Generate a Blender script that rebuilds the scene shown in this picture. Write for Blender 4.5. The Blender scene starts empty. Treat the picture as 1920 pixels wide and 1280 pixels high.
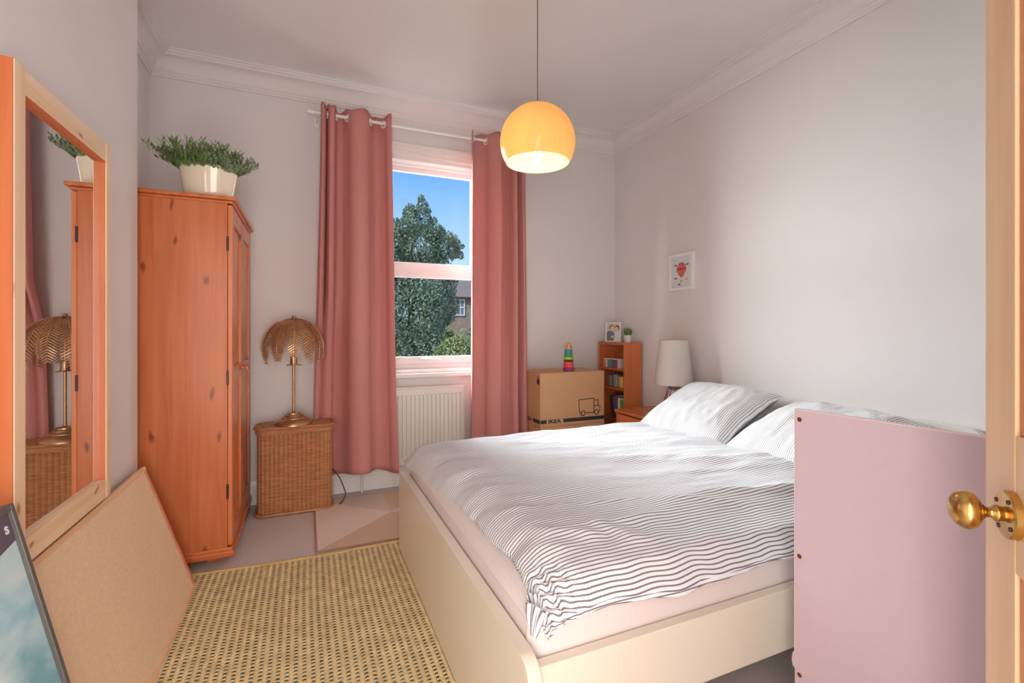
import bpy, bmesh, math, random
from mathutils import Vector, Matrix, noise
random.seed(7)
SC = bpy.context.scene
COL = SC.collection
PI = math.pi

# ------------------------------------------------------------------ camera, world, lights, exposure
H, F, HOR, YAW = 1.15, 890.0, 615.0, math.radians(23.4)
cam_d = bpy.data.cameras.new('camera'); cam = bpy.data.objects.new('camera', cam_d); COL.objects.link(cam)
cam_d.sensor_fit = 'HORIZONTAL'; cam_d.sensor_width = 36.0; cam_d.lens = 36.0 * F / 1920.0
cam_d.shift_y = -(640.0 - HOR) / 1920.0
cam_d.clip_start = 0.02; cam_d.clip_end = 400
cam.location = (0, 0, H); cam.rotation_euler = (PI / 2, 0, -YAW)
SC.camera = cam

SC.view_settings.view_transform = 'Standard'
SC.view_settings.look = 'None'
SC.view_settings.gamma = 1.0
SC.view_settings.use_curve_mapping = False
SC.view_settings.exposure = 0.12

w = bpy.data.worlds.new('world'); SC.world = w; w.use_nodes = True
nt = w.node_tree; nt.nodes.clear()
o_ = nt.nodes.new('ShaderNodeOutputWorld'); bg = nt.nodes.new('ShaderNodeBackground')
tc = nt.nodes.new('ShaderNodeTexCoord'); sp = nt.nodes.new('ShaderNodeSeparateXYZ'); cr = nt.nodes.new('ShaderNodeValToRGB')
nt.links.new(tc.outputs['Generated'], sp.inputs[0]); nt.links.new(sp.outputs['Z'], cr.inputs[0])
e = cr.color_ramp.elements
e[0].position = 0.0; e[0].color = (0.62, 0.78, 0.96, 1)
e[1].position = 0.9; e[1].color = (0.03, 0.15, 0.60, 1)
k = e.new(0.16); k.color = (0.42, 0.66, 0.95, 1)
k = e.new(0.36); k.color = (0.085, 0.33, 0.90, 1)
nt.links.new(cr.outputs[0], bg.inputs[0]); bg.inputs[1].default_value = 1.12
nt.links.new(bg.outputs[0], o_.inputs[0])

def area(name, loc, target, sx, sy, power, col):
    d = bpy.data.lights.new(name, 'AREA'); d.shape = 'RECTANGLE'; d.size = sx; d.size_y = sy; d.energy = power; d.color = col
    o = bpy.data.objects.new(name, d); COL.objects.link(o); o.location = loc
    o.rotation_euler = (Vector(target) - Vector(loc)).to_track_quat('-Z', 'Y').to_euler()
    return o
# bright daylight falling in through the window, and an added fill light behind the camera
area('daylight', (-0.75, 5.6, 2.75), (0.95, 3.4, 1.55), 2.4, 2.4, 1500, (0.90, 0.96, 1.0))
area('doorway_fill', (-0.06, -0.30, 1.05), (-0.06, 1.0, 1.10), 0.80, 1.9, 36, (1.0, 0.94, 0.90))
sun_d = bpy.data.lights.new('sun', 'SUN'); sun_d.energy = 4.5; sun_d.angle = math.radians(2); sun_d.color = (1.0, 0.95, 0.85)
sun = bpy.data.objects.new('sun', sun_d); COL.objects.link(sun); sun.rotation_euler = (math.radians(48), 0, math.radians(-62))

# ------------------------------------------------------------------ materials
def lin(c):
    return tuple((v / 255 / 12.92 if v / 255 <= 0.04045 else ((v / 255 + 0.055) / 1.055) ** 2.4) for v in c) + (1.0,)

def new_mat(name):
    m = bpy.data.materials.new(name); m.use_nodes = True
    return m, m.node_tree, m.node_tree.nodes['Principled BSDF']

def mat(name, col, rough=0.6, metal=0.0, spec=0.5, noise_amt=0.0, noise_scale=8.0, bump=0.0, bump_scale=60.0, coat=0.0, sheen=0.0, stretch=(1, 1, 1)):
    m, t, b = new_mat(name)
    b.inputs['Base Color'].default_value = lin(col); b.inputs['Roughness'].default_value = rough
    b.inputs['Metallic'].default_value = metal; b.inputs['Specular IOR Level'].default_value = spec
    b.inputs['Coat Weight'].default_value = coat; b.inputs['Sheen Weight'].default_value = sheen
    if noise_amt or bump:
        tc = t.nodes.new('ShaderNodeTexCoord'); mp = t.nodes.new('ShaderNodeMapping'); mp.inputs['Scale'].default_value = stretch
        t.links.new(tc.outputs['Object'], mp.inputs[0])
    if noise_amt:
        n = t.nodes.new('ShaderNodeTexNoise'); n.inputs['Scale'].default_value = noise_scale; n.inputs['Detail'].default_value = 5
        t.links.new(mp.outputs[0], n.inputs['Vector'])
        r = t.nodes.new('ShaderNodeValToRGB'); c = lin(col)
        r.color_ramp.elements[0].position = 0.3; r.color_ramp.elements[1].position = 0.7
        r.color_ramp.elements[0].color = tuple(v * (1 - noise_amt) for v in c[:3]) + (1,)
        r.color_ramp.elements[1].color = tuple(min(1, v * (1 + noise_amt)) for v in c[:3]) + (1,)
        t.links.new(n.outputs[0], r.inputs[0]); t.links.new(r.outputs[0], b.inputs['Base Color'])
    if bump:
        n2 = t.nodes.new('ShaderNodeTexNoise'); n2.inputs['Scale'].default_value = bump_scale; n2.inputs['Detail'].default_value = 4
        t.links.new(mp.outputs[0], n2.inputs['Vector'])
        bp = t.nodes.new('ShaderNodeBump'); bp.inputs['Strength'].default_value = bump; bp.inputs['Distance'].default_value = 0.01
        t.links.new(n2.outputs[0], bp.inputs['Height']); t.links.new(bp.outputs[0], b.inputs['Normal'])
    return m

def wood(name, dark, light, knot, grain='Z', rough=0.35, boards=None, knots=0.075, coat=0.15, flatax=None):
    """pine: long grain along one axis, board to board shift, scattered knots"""
    m, t, b = new_mat(name); N = t.nodes; L = t.links
    b.inputs['Roughness'].default_value = rough; b.inputs['Coat Weight'].default_value = coat; b.inputs['Coat Roughness'].default_value = 0.25
    tc = N.new('ShaderNodeTexCoord')
    sc = {'X': (0.06, 1, 1), 'Y': (1, 0.06, 1), 'Z': (1, 1, 0.06)}[grain]
    mp = N.new('ShaderNodeMapping'); mp.inputs['Scale'].default_value = sc; L.new(tc.outputs['Object'], mp.inputs[0])
    n = N.new('ShaderNodeTexNoise'); n.inputs['Scale'].default_value = 26; n.inputs['Detail'].default_value = 6; n.inputs['Distortion'].default_value = 0.6
    L.new(mp.outputs[0], n.inputs['Vector'])
    r = N.new('ShaderNodeValToRGB'); r.color_ramp.elements[0].color = lin(dark); r.color_ramp.elements[1].color = lin(light)
    r.color_ramp.elements[0].position = 0.32; r.color_ramp.elements[1].position = 0.68
    L.new(n.outputs[0], r.inputs[0]); out = r.outputs[0]
    if boards:
        ax, wd, amt = boards
        s = N.new('ShaderNodeSeparateXYZ'); L.new(tc.outputs['Object'], s.inputs[0])
        d = N.new('ShaderNodeMath'); d.operation = 'DIVIDE'; d.inputs[1].default_value = wd; L.new(s.outputs[ax], d.inputs[0])
        f = N.new('ShaderNodeMath'); f.operation = 'FLOOR'; L.new(d.outputs[0], f.inputs[0])
        wn = N.new('ShaderNodeTexWhiteNoise'); wn.noise_dimensions = '1D'; L.new(f.outputs[0], wn.inputs['W'])
        mr = N.new('ShaderNodeMapRange'); mr.inputs['To Min'].default_value = 1 - amt; mr.inputs['To Max'].default_value = 1 + amt
        L.new(wn.outputs['Value'], mr.inputs['Value'])
        mx = N.new('ShaderNodeVectorMath'); mx.operation = 'SCALE'; L.new(out, mx.inputs[0]); L.new(mr.outputs[0], mx.inputs['Scale']); out = mx.outputs[0]
    if knots:
        sk = {'X': (0.45, 1, 1), 'Y': (1, 0.45, 1), 'Z': (1, 1, 0.45)}[grain]; sk = tuple(0 if flatax is not None and i == flatax else q for i, q in enumerate(sk))
        mk = N.new('ShaderNodeMapping'); mk.inputs['Scale'].default_value = sk; L.new(tc.outputs['Object'], mk.inputs[0])
        nd = N.new('ShaderNodeTexNoise'); nd.inputs['Scale'].default_value = 14; L.new(mk.outputs[0], nd.inputs['Vector'])
        ad = N.new('ShaderNodeVectorMath'); ad.operation = 'MULTIPLY_ADD'; ad.inputs[1].default_value = (0.05, 0.05, 0.05)
        L.new(nd.outputs['Color'], ad.inputs[0]); L.new(mk.outputs[0], ad.inputs[2])
        v = N.new('ShaderNodeTexVoronoi'); v.inputs['Scale'].default_value = 8.0; kv = ad.outputs[0]
        if flatax is not None:
            v.voronoi_dimensions = '2D'; sv = N.new('ShaderNodeSeparateXYZ'); cv = N.new('ShaderNodeCombineXYZ'); L.new(kv, sv.inputs[0])
            for i, q in enumerate([q for q in range(3) if q != flatax]): L.new(sv.outputs[q], cv.inputs[i])
            kv = cv.outputs[0]
        L.new(kv, v.inputs['Vector'])
        kr = N.new('ShaderNodeValToRGB'); kr.color_ramp.elements[0].position = knots * 0.6; kr.color_ramp.elements[1].position = knots * 2
        kr.color_ramp.elements[0].color = (1, 1, 1, 1); kr.color_ramp.elements[1].color = (0, 0, 0, 1)
        L.new(v.outputs['Distance'], kr.inputs[0])
        sr = N.new('ShaderNodeSeparateColor'); L.new(v.outputs['Color'], sr.inputs[0])
        gt = N.new('ShaderNodeMath'); gt.operation = 'GREATER_THAN'; gt.inputs[1].default_value = 0.38; L.new(sr.outputs[0], gt.inputs[0])
        ml = N.new('ShaderNodeMath'); ml.operation = 'MULTIPLY'; L.new(kr.outputs[0], ml.inputs[0]); L.new(gt.outputs[0], ml.inputs[1])
        m8 = N.new('ShaderNodeMath'); m8.operation = 'MULTIPLY'; m8.inputs[1].default_value = 0.85; L.new(ml.outputs[0], m8.inputs[0])
        mixn = N.new('ShaderNodeMix'); mixn.data_type = 'RGBA'; L.new(m8.outputs[0], mixn.inputs[0])
        L.new(out, mixn.inputs[6]); mixn.inputs[7].default_value = lin(knot); out = mixn.outputs[2]
    L.new(out, b.inputs['Base Color'])
    return m

def stripes(name, base, line, period, duty, axis=0, rough=0.85):
    """ticking stripe from the cloth's own uv, measured in metres"""
    m, t, b = new_mat(name); N = t.nodes; L = t.links
    b.inputs['Roughness'].default_value = rough; b.inputs['Specular IOR Level'].default_value = 0.15; b.inputs['Sheen Weight'].default_value = 0.1
    tc = N.new('ShaderNodeTexCoord'); s = N.new('ShaderNodeSeparateXYZ'); L.new(tc.outputs['UV'], s.inputs[0])
    d = N.new('ShaderNodeMath'); d.operation = 'DIVIDE'; d.inputs[1].default_value = period; L.new(s.outputs[axis], d.inputs[0])
    f = N.new('ShaderNodeMath'); f.operation = 'FRACT'; L.new(d.outputs[0], f.inputs[0])
    r = N.new('ShaderNodeValToRGB'); r.color_ramp.interpolation = 'LINEAR'
    e = r.color_ramp.elements; e[0].position = 0.0; e[0].color = lin(line); e[1].position = 1.0; e[1].color = lin(line)
    for p, c in ((duty / 2 - 0.04, line), (duty / 2 + 0.04, base), (1 - duty / 2 - 0.04, base), (1 - duty / 2 + 0.04, line)):
        k = e.new(p); k.color = lin(c)
    L.new(f.outputs[0], r.inputs[0]); L.new(r.outputs[0], b.inputs['Base Color'])
    n = N.new('ShaderNodeTexNoise'); n.inputs['Scale'].default_value = 90; n.inputs['Detail'].default_value = 3
    L.new(tc.outputs['Object'], n.inputs['Vector'])
    bp = N.new('ShaderNodeBump'); bp.inputs['Strength'].default_value = 0.15; bp.inputs['Distance'].default_value = 0.01
    L.new(n.outputs[0], bp.inputs['Height']); L.new(bp.outputs[0], b.inputs['Normal'])
    return m

def translucent(name, col, tcol, amt, rough=0.9, coat=0.0, bump=0.0):
    m = mat(name, col, rough, spec=0.2, noise_amt=0.03, noise_scale=200, coat=coat, bump=bump, bump_scale=400)
    t = m.node_tree; b = t.nodes['Principled BSDF']; out = t.nodes['Material Output']
    tr = t.nodes.new('ShaderNodeBsdfTranslucent'); tr.inputs[0].default_value = lin(tcol)
    mx = t.nodes.new('ShaderNodeMixShader'); mx.inputs[0].default_value = amt
    t.links.new(b.outputs[0], mx.inputs[1]); t.links.new(tr.outputs[0], mx.inputs[2]); t.links.new(mx.outputs[0], out.inputs['Surface'])
    return m

def emission(name, col, strength):
    m = bpy.data.materials.new(name); m.use_nodes = True; t = m.node_tree; t.nodes.clear()
    o = t.nodes.new('ShaderNodeOutputMaterial'); e = t.nodes.new('ShaderNodeEmission'); e.inputs[0].default_value = lin(col); e.inputs[1].default_value = strength
    t.links.new(e.outputs[0], o.inputs[0]); return m

def glass_pane(name):
    m = bpy.data.materials.new(name); m.use_nodes = True; t = m.node_tree; t.nodes.clear()
    o = t.nodes.new('ShaderNodeOutputMaterial'); a = t.nodes.new('ShaderNodeBsdfTransparent'); a.inputs[0].default_value = (0.96, 0.98, 0.97, 1)
    g = t.nodes.new('ShaderNodeBsdfGlossy'); g.inputs['Roughness'].default_value = 0.02
    mx = t.nodes.new('ShaderNodeMixShader'); mx.inputs[0].default_value = 0.003
    t.links.new(a.outputs[0], mx.inputs[1]); t.links.new(g.outputs[0], mx.inputs[2]); t.links.new(mx.outputs[0], o.inputs[0]); return m

M = {}
M['wall'] = mat('wall_paint', (226, 221, 219), 0.55, spec=0.3, noise_amt=0.012, noise_scale=2.5, bump=0.04, bump_scale=90)
M['ceiling'] = mat('ceiling_paint', (228, 224, 223), 0.34, spec=0.5, bump=0.03, bump_scale=30, coat=0.6)
M['ceiling'].node_tree.nodes['Principled BSDF'].inputs['Coat Roughness'].default_value = 0.35
M['gloss_white'] = mat('white_gloss_paint', (233, 228, 225), 0.3, spec=0.5)
M['upvc'] = mat('white_plastic', (236, 228, 228), 0.28)
M['radiator'] = mat('radiator_enamel', (226, 221, 212), 0.35)
M['carpet'] = mat('pale_carpet', (214, 202, 197), 0.95, spec=0.1, noise_amt=0.13, noise_scale=160, bump=0.5, bump_scale=420)
M['orange_pine'] = wood('orange_pine', (198, 102, 56), (216, 126, 76), (122, 52, 26), 'Z', 0.33, boards=('X', 0.095, 0.10), knots=0.055, flatax=1)
M['orange_pine_door'] = wood('orange_pine_door', (202, 108, 60), (222, 138, 86), (118, 50, 26), 'Z', 0.33, boards=('Y', 0.1, 0.08), knots=0.06, flatax=0)
M['orange_pine_h'] = wood('orange_pine_across', (194, 98, 52), (212, 122, 70), (118, 48, 22), 'X', 0.3, knots=0.0)
M['orange_pine_y'] = wood('orange_pine_deep', (194, 98, 52), (214, 124, 72), (118, 48, 22), 'Y', 0.3, knots=0.0)
M['pale_pine'] = wood('pale_pine', (232, 196, 156), (242, 216, 184), (160, 105, 70), 'Z', 0.4, knots=0.04, flatax=0)
M['pale_pine_y'] = wood('pale_pine_rail', (232, 196, 156), (242, 216, 184), (150, 98, 70), 'Y', 0.4, knots=0.04, flatax=0)
M['mid_pine'] = wood('mid_pine_side', (190, 96, 50), (206, 116, 66), (140, 70, 40), 'Z', 0.4, knots=0.0)
M['door_pine'] = wood('door_pine', (224, 184, 140), (236, 206, 168), (130, 80, 50), 'Z', 0.4, knots=0.03)
M['door_panel'] = wood('door_panel_pine', (196, 120, 76), (212, 142, 98), (130, 70, 40), 'Z', 0.4, knots=0.0)
M['cream'] = mat('cream_lacquer', (233, 221, 204), 0.32, coat=0.2)
M['white_lacquer'] = mat('white_lacquer', (232, 228, 222), 0.4)
M['sheet'] = mat('pale_sheet', (228, 214, 210), 0.9, spec=0.1, bump=0.12, bump_scale=14)
M['ticking'] = stripes('ticking_stripe', (238, 239, 243), (132, 120, 124), 0.0128, 0.32, 1)
M['ticking_pillow'] = stripes('ticking_stripe_fine', (238, 239, 242), (158, 154, 158), 0.0100, 0.34, 0)
M['pink_panel'] = mat('pink_laminate', (206, 182, 191), 0.5, noise_amt=0.015, noise_scale=30)
M['pink_edge'] = mat('pale_pink_edging', (238, 214, 212), 0.5)
M['hole'] = mat('bare_chipboard_hole', (96, 54, 36), 0.9)
M['curtain'] = translucent('dusty_rose_cloth', (212, 145, 141), (214, 96, 88), 0.12, bump=0.15)
M['chrome'] = mat('chrome', (200, 200, 205), 0.12, metal=1.0)
M['brass'] = mat('worn_brass', (206, 166, 98), 0.24, metal=1.0, noise_amt=0.18, noise_scale=40)
M['bronze'] = mat('antique_gold', (188, 150, 110), 0.36, metal=0.8, noise_amt=0.2, noise_scale=30)
M['gold_leaf'] = mat('gold_leaf_metal', (196, 156, 116), 0.38, metal=0.7, noise_amt=0.2, noise_scale=25)
M['wicker'] = mat('wicker', (186, 126, 82), 0.5, noise_amt=0.28, noise_scale=14, bump=0.5, bump_scale=40, stretch=(1, 1, 9))
M['wicker_dark'] = mat('wicker_core', (96, 54, 30), 0.8)
M['wicker_rim'] = mat('wicker_rim', (176, 118, 76), 0.4, noise_amt=0.2, noise_scale=30)
M['straw'] = mat('straw', (232, 210, 160), 0.75, noise_amt=0.16, noise_scale=22, bump=0.3, bump_scale=180, spec=0.25)
M['straw_gap'] = mat('mat_gaps', (118, 114, 94), 0.9, noise_amt=0.4, noise_scale=12)
M['straw_edge'] = mat('straw_binding', (214, 174, 104), 0.8, noise_amt=0.12, noise_scale=30)
M['hessian'] = mat('hessian', (236, 206, 174), 0.9, spec=0.1, noise_amt=0.05, noise_scale=130, bump=0.3, bump_scale=400, stretch=(1, 0.4, 1))
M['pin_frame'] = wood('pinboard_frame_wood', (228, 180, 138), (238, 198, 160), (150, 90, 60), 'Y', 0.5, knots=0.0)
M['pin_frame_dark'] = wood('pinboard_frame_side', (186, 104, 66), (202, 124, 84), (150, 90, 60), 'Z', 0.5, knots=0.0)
M['mirror'] = mat('mirror_silver', (240, 240, 240), 0.01, metal=1.0)
M['black_frame'] = mat('dark_grey_frame', (92, 88, 84), 0.4)
M['cardboard'] = mat('cardboard', (206, 160, 120), 0.85, spec=0.2, noise_amt=0.04, noise_scale=5)
M['print_black'] = mat('black_print', (56, 52, 50), 0.8)
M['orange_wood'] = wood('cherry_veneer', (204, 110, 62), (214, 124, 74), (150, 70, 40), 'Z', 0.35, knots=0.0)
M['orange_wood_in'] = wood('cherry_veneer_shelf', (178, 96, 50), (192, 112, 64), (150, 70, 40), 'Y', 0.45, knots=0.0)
M['dark'] = mat('dark_paint', (48, 44, 44), 0.6)
M['hinge'] = mat('dark_hinge', (70, 46, 38), 0.4, metal=0.7)
M['pot_cream'] = mat('cream_glazed_pot', (232, 220, 196), 0.16, coat=0.5)
M['pot_white'] = mat('white_pot', (238, 236, 232), 0.3)
M['soil'] = mat('soil', (70, 52, 40), 0.95)
M['leaf'] = mat('plant_leaf', (104, 128, 76), 0.55, noise_amt=0.35, noise_scale=18)
M['leaf_pale'] = mat('plant_leaf_grey', (122, 140, 106), 0.6, noise_amt=0.3, noise_scale=22)
M['grass'] = mat('small_grass', (92, 130, 62), 0.55, noise_amt=0.3, noise_scale=60)
M['shade'] = translucent('white_lampshade', (236, 228, 222), (236, 220, 208), 0.35)
M['amber'] = translucent('amber_plastic', (248, 212, 144), (255, 228, 170), 0.45, rough=0.3, coat=0.4)
M['amber_in'] = translucent('amber_liner', (252, 236, 204), (255, 232, 186), 0.35, rough=0.5)
M['bulb'] = emission('lit_bulb', (255, 230, 192), 60.0)
M['cord'] = mat('grey_cord', (120, 112, 98), 0.6)
M['cable'] = mat('black_cable', (52, 48, 48), 0.5)
M['glass'] = glass_pane('window_glass')
M['tree_leaf'] = mat('tree_leaf', (106, 122, 100), 0.6, noise_amt=0.45, noise_scale=2.2)
M['bush_leaf'] = mat('bush_leaf', (96, 110, 70), 0.6, noise_amt=0.45, noise_scale=2.0)
M['bark'] = mat('bark', (84, 70, 58), 0.9, noise_amt=0.2)
M['lawn'] = mat('lawn', (86, 104, 60), 0.95, noise_amt=0.3, noise_scale=1.5)
M['brick'] = mat('far_brick', (158, 134, 116), 0.9, noise_amt=0.15, noise_scale=3)
M['slate'] = mat('far_roof_tile', (128, 118, 112), 0.8, noise_amt=0.12, noise_scale=4, stretch=(1, 1, 5))
M['far_glass'] = mat('far_window_pane', (110, 122, 130), 0.1)

def flat(name, c, rough=0.7):
    if name not in M: M[name] = mat(name, c, rough)
    return M[name]

# ------------------------------------------------------------------ mesh helpers
MW = {}
def thing(name, label, cat, loc=(0, 0, 0), rotz=0.0, group=None, kind=None):
    o = bpy.data.objects.new(name, None); COL.objects.link(o); o.empty_display_size = 0.05
    o.location = loc; o.rotation_euler = (0, 0, rotz)
    MW[o] = Matrix.Translation(loc) @ Matrix.Rotation(rotz, 4, 'Z')
    tag(o, label, cat, group, kind); return o

def tag(o, label=None, cat=None, group=None, kind=None):
    if label: o['label'] = label
    if cat: o['category'] = cat
    if group: o['group'] = group
    if kind: o['kind'] = kind
    return o

def root_of(o):
    while o.parent: o = o.parent
    return o

def obj(name, bm, m, parent=None, world=True, smooth=False, loc=None, mats=None):
    """one mesh object; geometry is written in room coordinates and moved into the parent's frame"""
    if parent is not None and world:
        R = root_of(parent)
        if R in MW: bmesh.ops.transform(bm, matrix=MW[R].inverted(), verts=bm.verts)
    if loc is not None and parent is None:
        bmesh.ops.translate(bm, vec=-Vector(loc), verts=bm.verts)
    bmesh.ops.recalc_face_normals(bm, faces=bm.faces)
    me = bpy.data.meshes.new(name); bm.to_mesh(me); bm.free()
    for mm in (mats or [m]): me.materials.append(M[mm] if isinstance(mm, str) else mm)
    if smooth:
        for p in me.polygons: p.use_smooth = True
        if smooth != 'all':
            try: me.set_sharp_from_angle(angle=math.radians(35))
            except Exception: pass
    o = bpy.data.objects.new(name, me); COL.objects.link(o)
    if parent is not None: o.parent = parent
    if loc is not None and parent is None: o.location = loc
    if smooth == 'weighted':
        wnm = o.modifiers.new('weighted_normals', 'WEIGHTED_NORMAL'); wnm.keep_sharp = True
    return o

def struct(name, bm, m, **k):
    o = obj(name, bm, m, **k); o['kind'] = 'structure'; return o

def box(bm, x0, x1, y0, y1, z0, z1, bev=0.0, seg=2, mi=0):
    r = bmesh.ops.create_cube(bm, size=1.0)
    vs = r['verts']
    for v in vs:
        v.co = Vector((x0 + (v.co.x + .5) * (x1 - x0), y0 + (v.co.y + .5) * (y1 - y0), z0 + (v.co.z + .5) * (z1 - z0)))
    fs = set(f for v in vs for f in v.link_faces)
    for f in fs: f.material_index = mi
    if bev > 0:
        es = list(set(e for v in vs for e in v.link_edges))
        r2 = bmesh.ops.bevel(bm, geom=es, offset=bev, segments=seg, profile=0.5, affect='EDGES')
        for f in r2['faces']: f.material_index = mi
    return bm

def B(x0, x1, y0, y1, z0, z1, bev=0.0, seg=2):
    return box(bmesh.new(), x0, x1, y0, y1, z0, z1, bev, seg)

def lathe(bm, prof, c, n=32, cap=False, mi=0, sx=1.0, sy=1.0, M4=None):
    rings = []
    for (r, z) in prof:
        if r < 1e-5:
            rings.append([bm.verts.new(Vector((0, 0, z)))])
        else:
            rings.append([bm.verts.new(Vector((r * sx * math.cos(2 * PI * i / n), r * sy * math.sin(2 * PI * i / n), z))) for i in range(n)])
    for a, b in zip(rings[:-1], rings[1:]):
        for i in range(n):
            j = (i + 1) % n
            if len(a) == 1 and len(b) == 1: continue
            if len(a) == 1: f = bm.faces.new((a[0], b[i], b[j]))
            elif len(b) == 1: f = bm.faces.new((a[i], a[j], b[0]))
            else: f = bm.faces.new((a[i], a[j], b[j], b[i]))
            f.material_index = mi
    if cap:
        for r in (rings[0], rings[-1]):
            if len(r) > 2: bm.faces.new(r).material_index = mi
    T = Matrix.Translation(c) @ (M4 or Matrix.Identity(4))
    for r in rings:
        for v in r: v.co = T @ v.co
    return bm

def tube(bm, pts, r, n=8, cap=True, mi=0):
    pts = [Vector(p) for p in pts]; rr = r if isinstance(r, (list, tuple)) else [r] * len(pts)
    rings = []; up = None
    for i, p in enumerate(pts):
        d = (pts[min(i + 1, len(pts) - 1)] - pts[max(i - 1, 0)]).normalized()
        if up is None:
            up = Vector((0, 0, 1)) if abs(d.z) < 0.9 else Vector((1, 0, 0))
        s = d.cross(up).normalized(); up = s.cross(d).normalized()
        rings.append([bm.verts.new(p + rr[i] * (math.cos(2 * PI * k / n) * s + math.sin(2 * PI * k / n) * up)) for k in range(n)])
    for a, b in zip(rings[:-1], rings[1:]):
        for k in range(n):
            bm.faces.new((a[k], a[(k + 1) % n], b[(k + 1) % n], b[k])).material_index = mi
    if cap:
        bm.faces.new(rings[0][::-1]).material_index = mi; bm.faces.new(rings[-1]).material_index = mi
    return bm

def grid(bm, fn, nu, nv, uvfn=None, mi=0):
    V = [[bm.verts.new(fn(i / nu, j / nv)) for j in range(nv + 1)] for i in range(nu + 1)]
    uvl = bm.loops.layers.uv.verify() if uvfn else None
    for i in range(nu):
        for j in range(nv):
            f = bm.faces.new((V[i][j], V[i + 1][j], V[i + 1][j + 1], V[i][j + 1])); f.material_index = mi
            if uvfn:
                for l, (a, b) in zip(f.loops, ((i, j), (i + 1, j), (i + 1, j + 1), (i, j + 1))):
                    l[uvl].uv = uvfn(a / nu, b / nv)
    return V

def poly(bm, pts, mi=0):
    f = bm.faces.new([bm.verts.new(Vector(p)) for p in pts]); f.material_index = mi; return f

def prism(bm, pts, vec, mi=0):
    """closed outline pushed along vec"""
    a = [bm.verts.new(Vector(p)) for p in pts]; b = [bm.verts.new(Vector(p) + Vector(vec)) for p in pts]
    n = len(a)
    bm.faces.new(a).material_index = mi; bm.faces.new(b[::-1]).material_index = mi
    for i in range(n): bm.faces.new((a[i], a[(i + 1) % n], b[(i + 1) % n], b[i])).material_index = mi
    return bm

def catmull(P, n):
    out = []; m = len(P) - 1
    for k in range(n + 1):
        t = k / n * m; i = min(int(t), m - 1); f = t - i
        p0, p1, p2, p3 = P[max(i - 1, 0)], P[i], P[i + 1], P[min(i + 2, m)]
        out.append(tuple(0.5 * (2 * b + (c - a) * f + (2 * a - 5 * b + 4 * c - d) * f * f + (3 * b - 3 * c + d - a) * f ** 3) for a, b, c, d in zip(p0, p1, p2, p3)))
    return out

def nz(x, y, z=0.0): return noise.noise(Vector((x, y, z)))

def text_bm(body, size, depth, offset=0.0, sx=1.0, spacing=1.0):
    """flat lettering in the XZ plane, facing -Y, lower left corner at the origin"""
    c = bpy.data.curves.new('lettering', 'FONT'); c.body = body; c.size = size; c.extrude = depth; c.offset = offset; c.space_character = spacing
    o = bpy.data.objects.new('lettering', c); COL.objects.link(o)
    bpy.context.view_layer.update()
    me = bpy.data.meshes.new_from_object(o.evaluated_get(bpy.context.evaluated_depsgraph_get()))
    bpy.data.objects.remove(o); bpy.data.curves.remove(c)
    bm = bmesh.new(); bm.from_mesh(me); bpy.data.meshes.remove(me)
    bmesh.ops.transform(bm, matrix=Matrix.Rotation(PI / 2, 4, 'X') @ Matrix.Diagonal((sx, 1, 1, 1)), verts=bm.verts)
    return bm

# ------------------------------------------------------------------ room shell
XR, YB, XL, XA, YC, ZC, YF = 2.52, 3.52, -0.670, -0.876, 2.522, 2.82, -0.16
WX0, WX1, WZ0, WZ1 = 0.36, 1.31, 0.83, 2.42
T = 0.12
struct('floor', B(XA - T, XR + T, YF - 1.9, YB + 0.28, -0.1, 0.0), 'carpet')
struct('ceiling', B(XA - T, XR + T, YF - 1.9, YB + 0.28, ZC, ZC + 0.1), 'ceiling')
struct('wall_right', B(XR, XR + T, YF, YB, 0, ZC), 'wall')
struct('wall_left', B(XA - T, XL, YF, YC, 0, ZC), 'wall')
struct('wall_alcove', B(XA - T, XA, YC, YB, 0, ZC), 'wall')
bm = bmesh.new()
box(bm, XA - T, WX0, YB, YB + 0.28, 0, ZC); box(bm, WX1, XR + T, YB, YB + 0.28, 0, ZC)
box(bm, WX0, WX1, YB, YB + 0.28, 0, WZ0 - 0.02); box(bm, WX0, WX1, YB, YB + 0.28, WZ1, ZC)
struct('wall_back', bm, 'wall')
bm = bmesh.new()
box(bm, XA - T, -0.48, YF - T, YF, 0, ZC); box(bm, 0.36, XR + T, YF - T, YF, 0, ZC); box(bm, -0.48, 0.36, YF - T, YF, 2.08, ZC)
struct('wall_front', bm, 'wall')
bm = bmesh.new(); box(bm, XA - T, XA, YF - 1.9, YF - T, 0, ZC); box(bm, 1.0, 1.0 + T, YF - 1.9, YF - T, 0, ZC); box(bm, XA, 1.0, YF - 1.9, YF - 1.9 + T, 0, ZC)
struct('wall_sun_block', bm, 'wall')  # unseen walls added to keep the sun out of the doorway

def sweep(name, path, prof, m, closed_ends=True):
    """profile (out, up) swept along a floor-plan path whose room side is on the left"""
    bm = bmesh.new(); P = [Vector(p) for p in path]; rings = []
    for i, p in enumerate(P):
        d1 = (P[i] - P[i - 1]).normalized() if i > 0 else (P[1] - P[0]).normalized()
        d2 = (P[i + 1] - P[i]).normalized() if i < len(P) - 1 else d1
        n1 = Vector((-d1.y, d1.x)); n2 = Vector((-d2.y, d2.x)); n = (n1 + n2); n = n / max(0.2, n.dot(n1))
        rings.append([bm.verts.new((p.x + n.x * a, p.y + n.y * a, b)) for a, b in prof])
    k = len(prof)
    for a, b in zip(rings[:-1], rings[1:]):
        for j in range(k): bm.faces.new((a[j], a[(j + 1) % k], b[(j + 1) % k], b[j]))
    bm.faces.new(rings[0]); bm.faces.new(rings[-1])
    return struct(name, bm, m)
corn = [(0, ZC - .135), (.012, ZC - .135), (.016, ZC - .125), (.022, ZC - .122), (.024, ZC - .108)]
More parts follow.
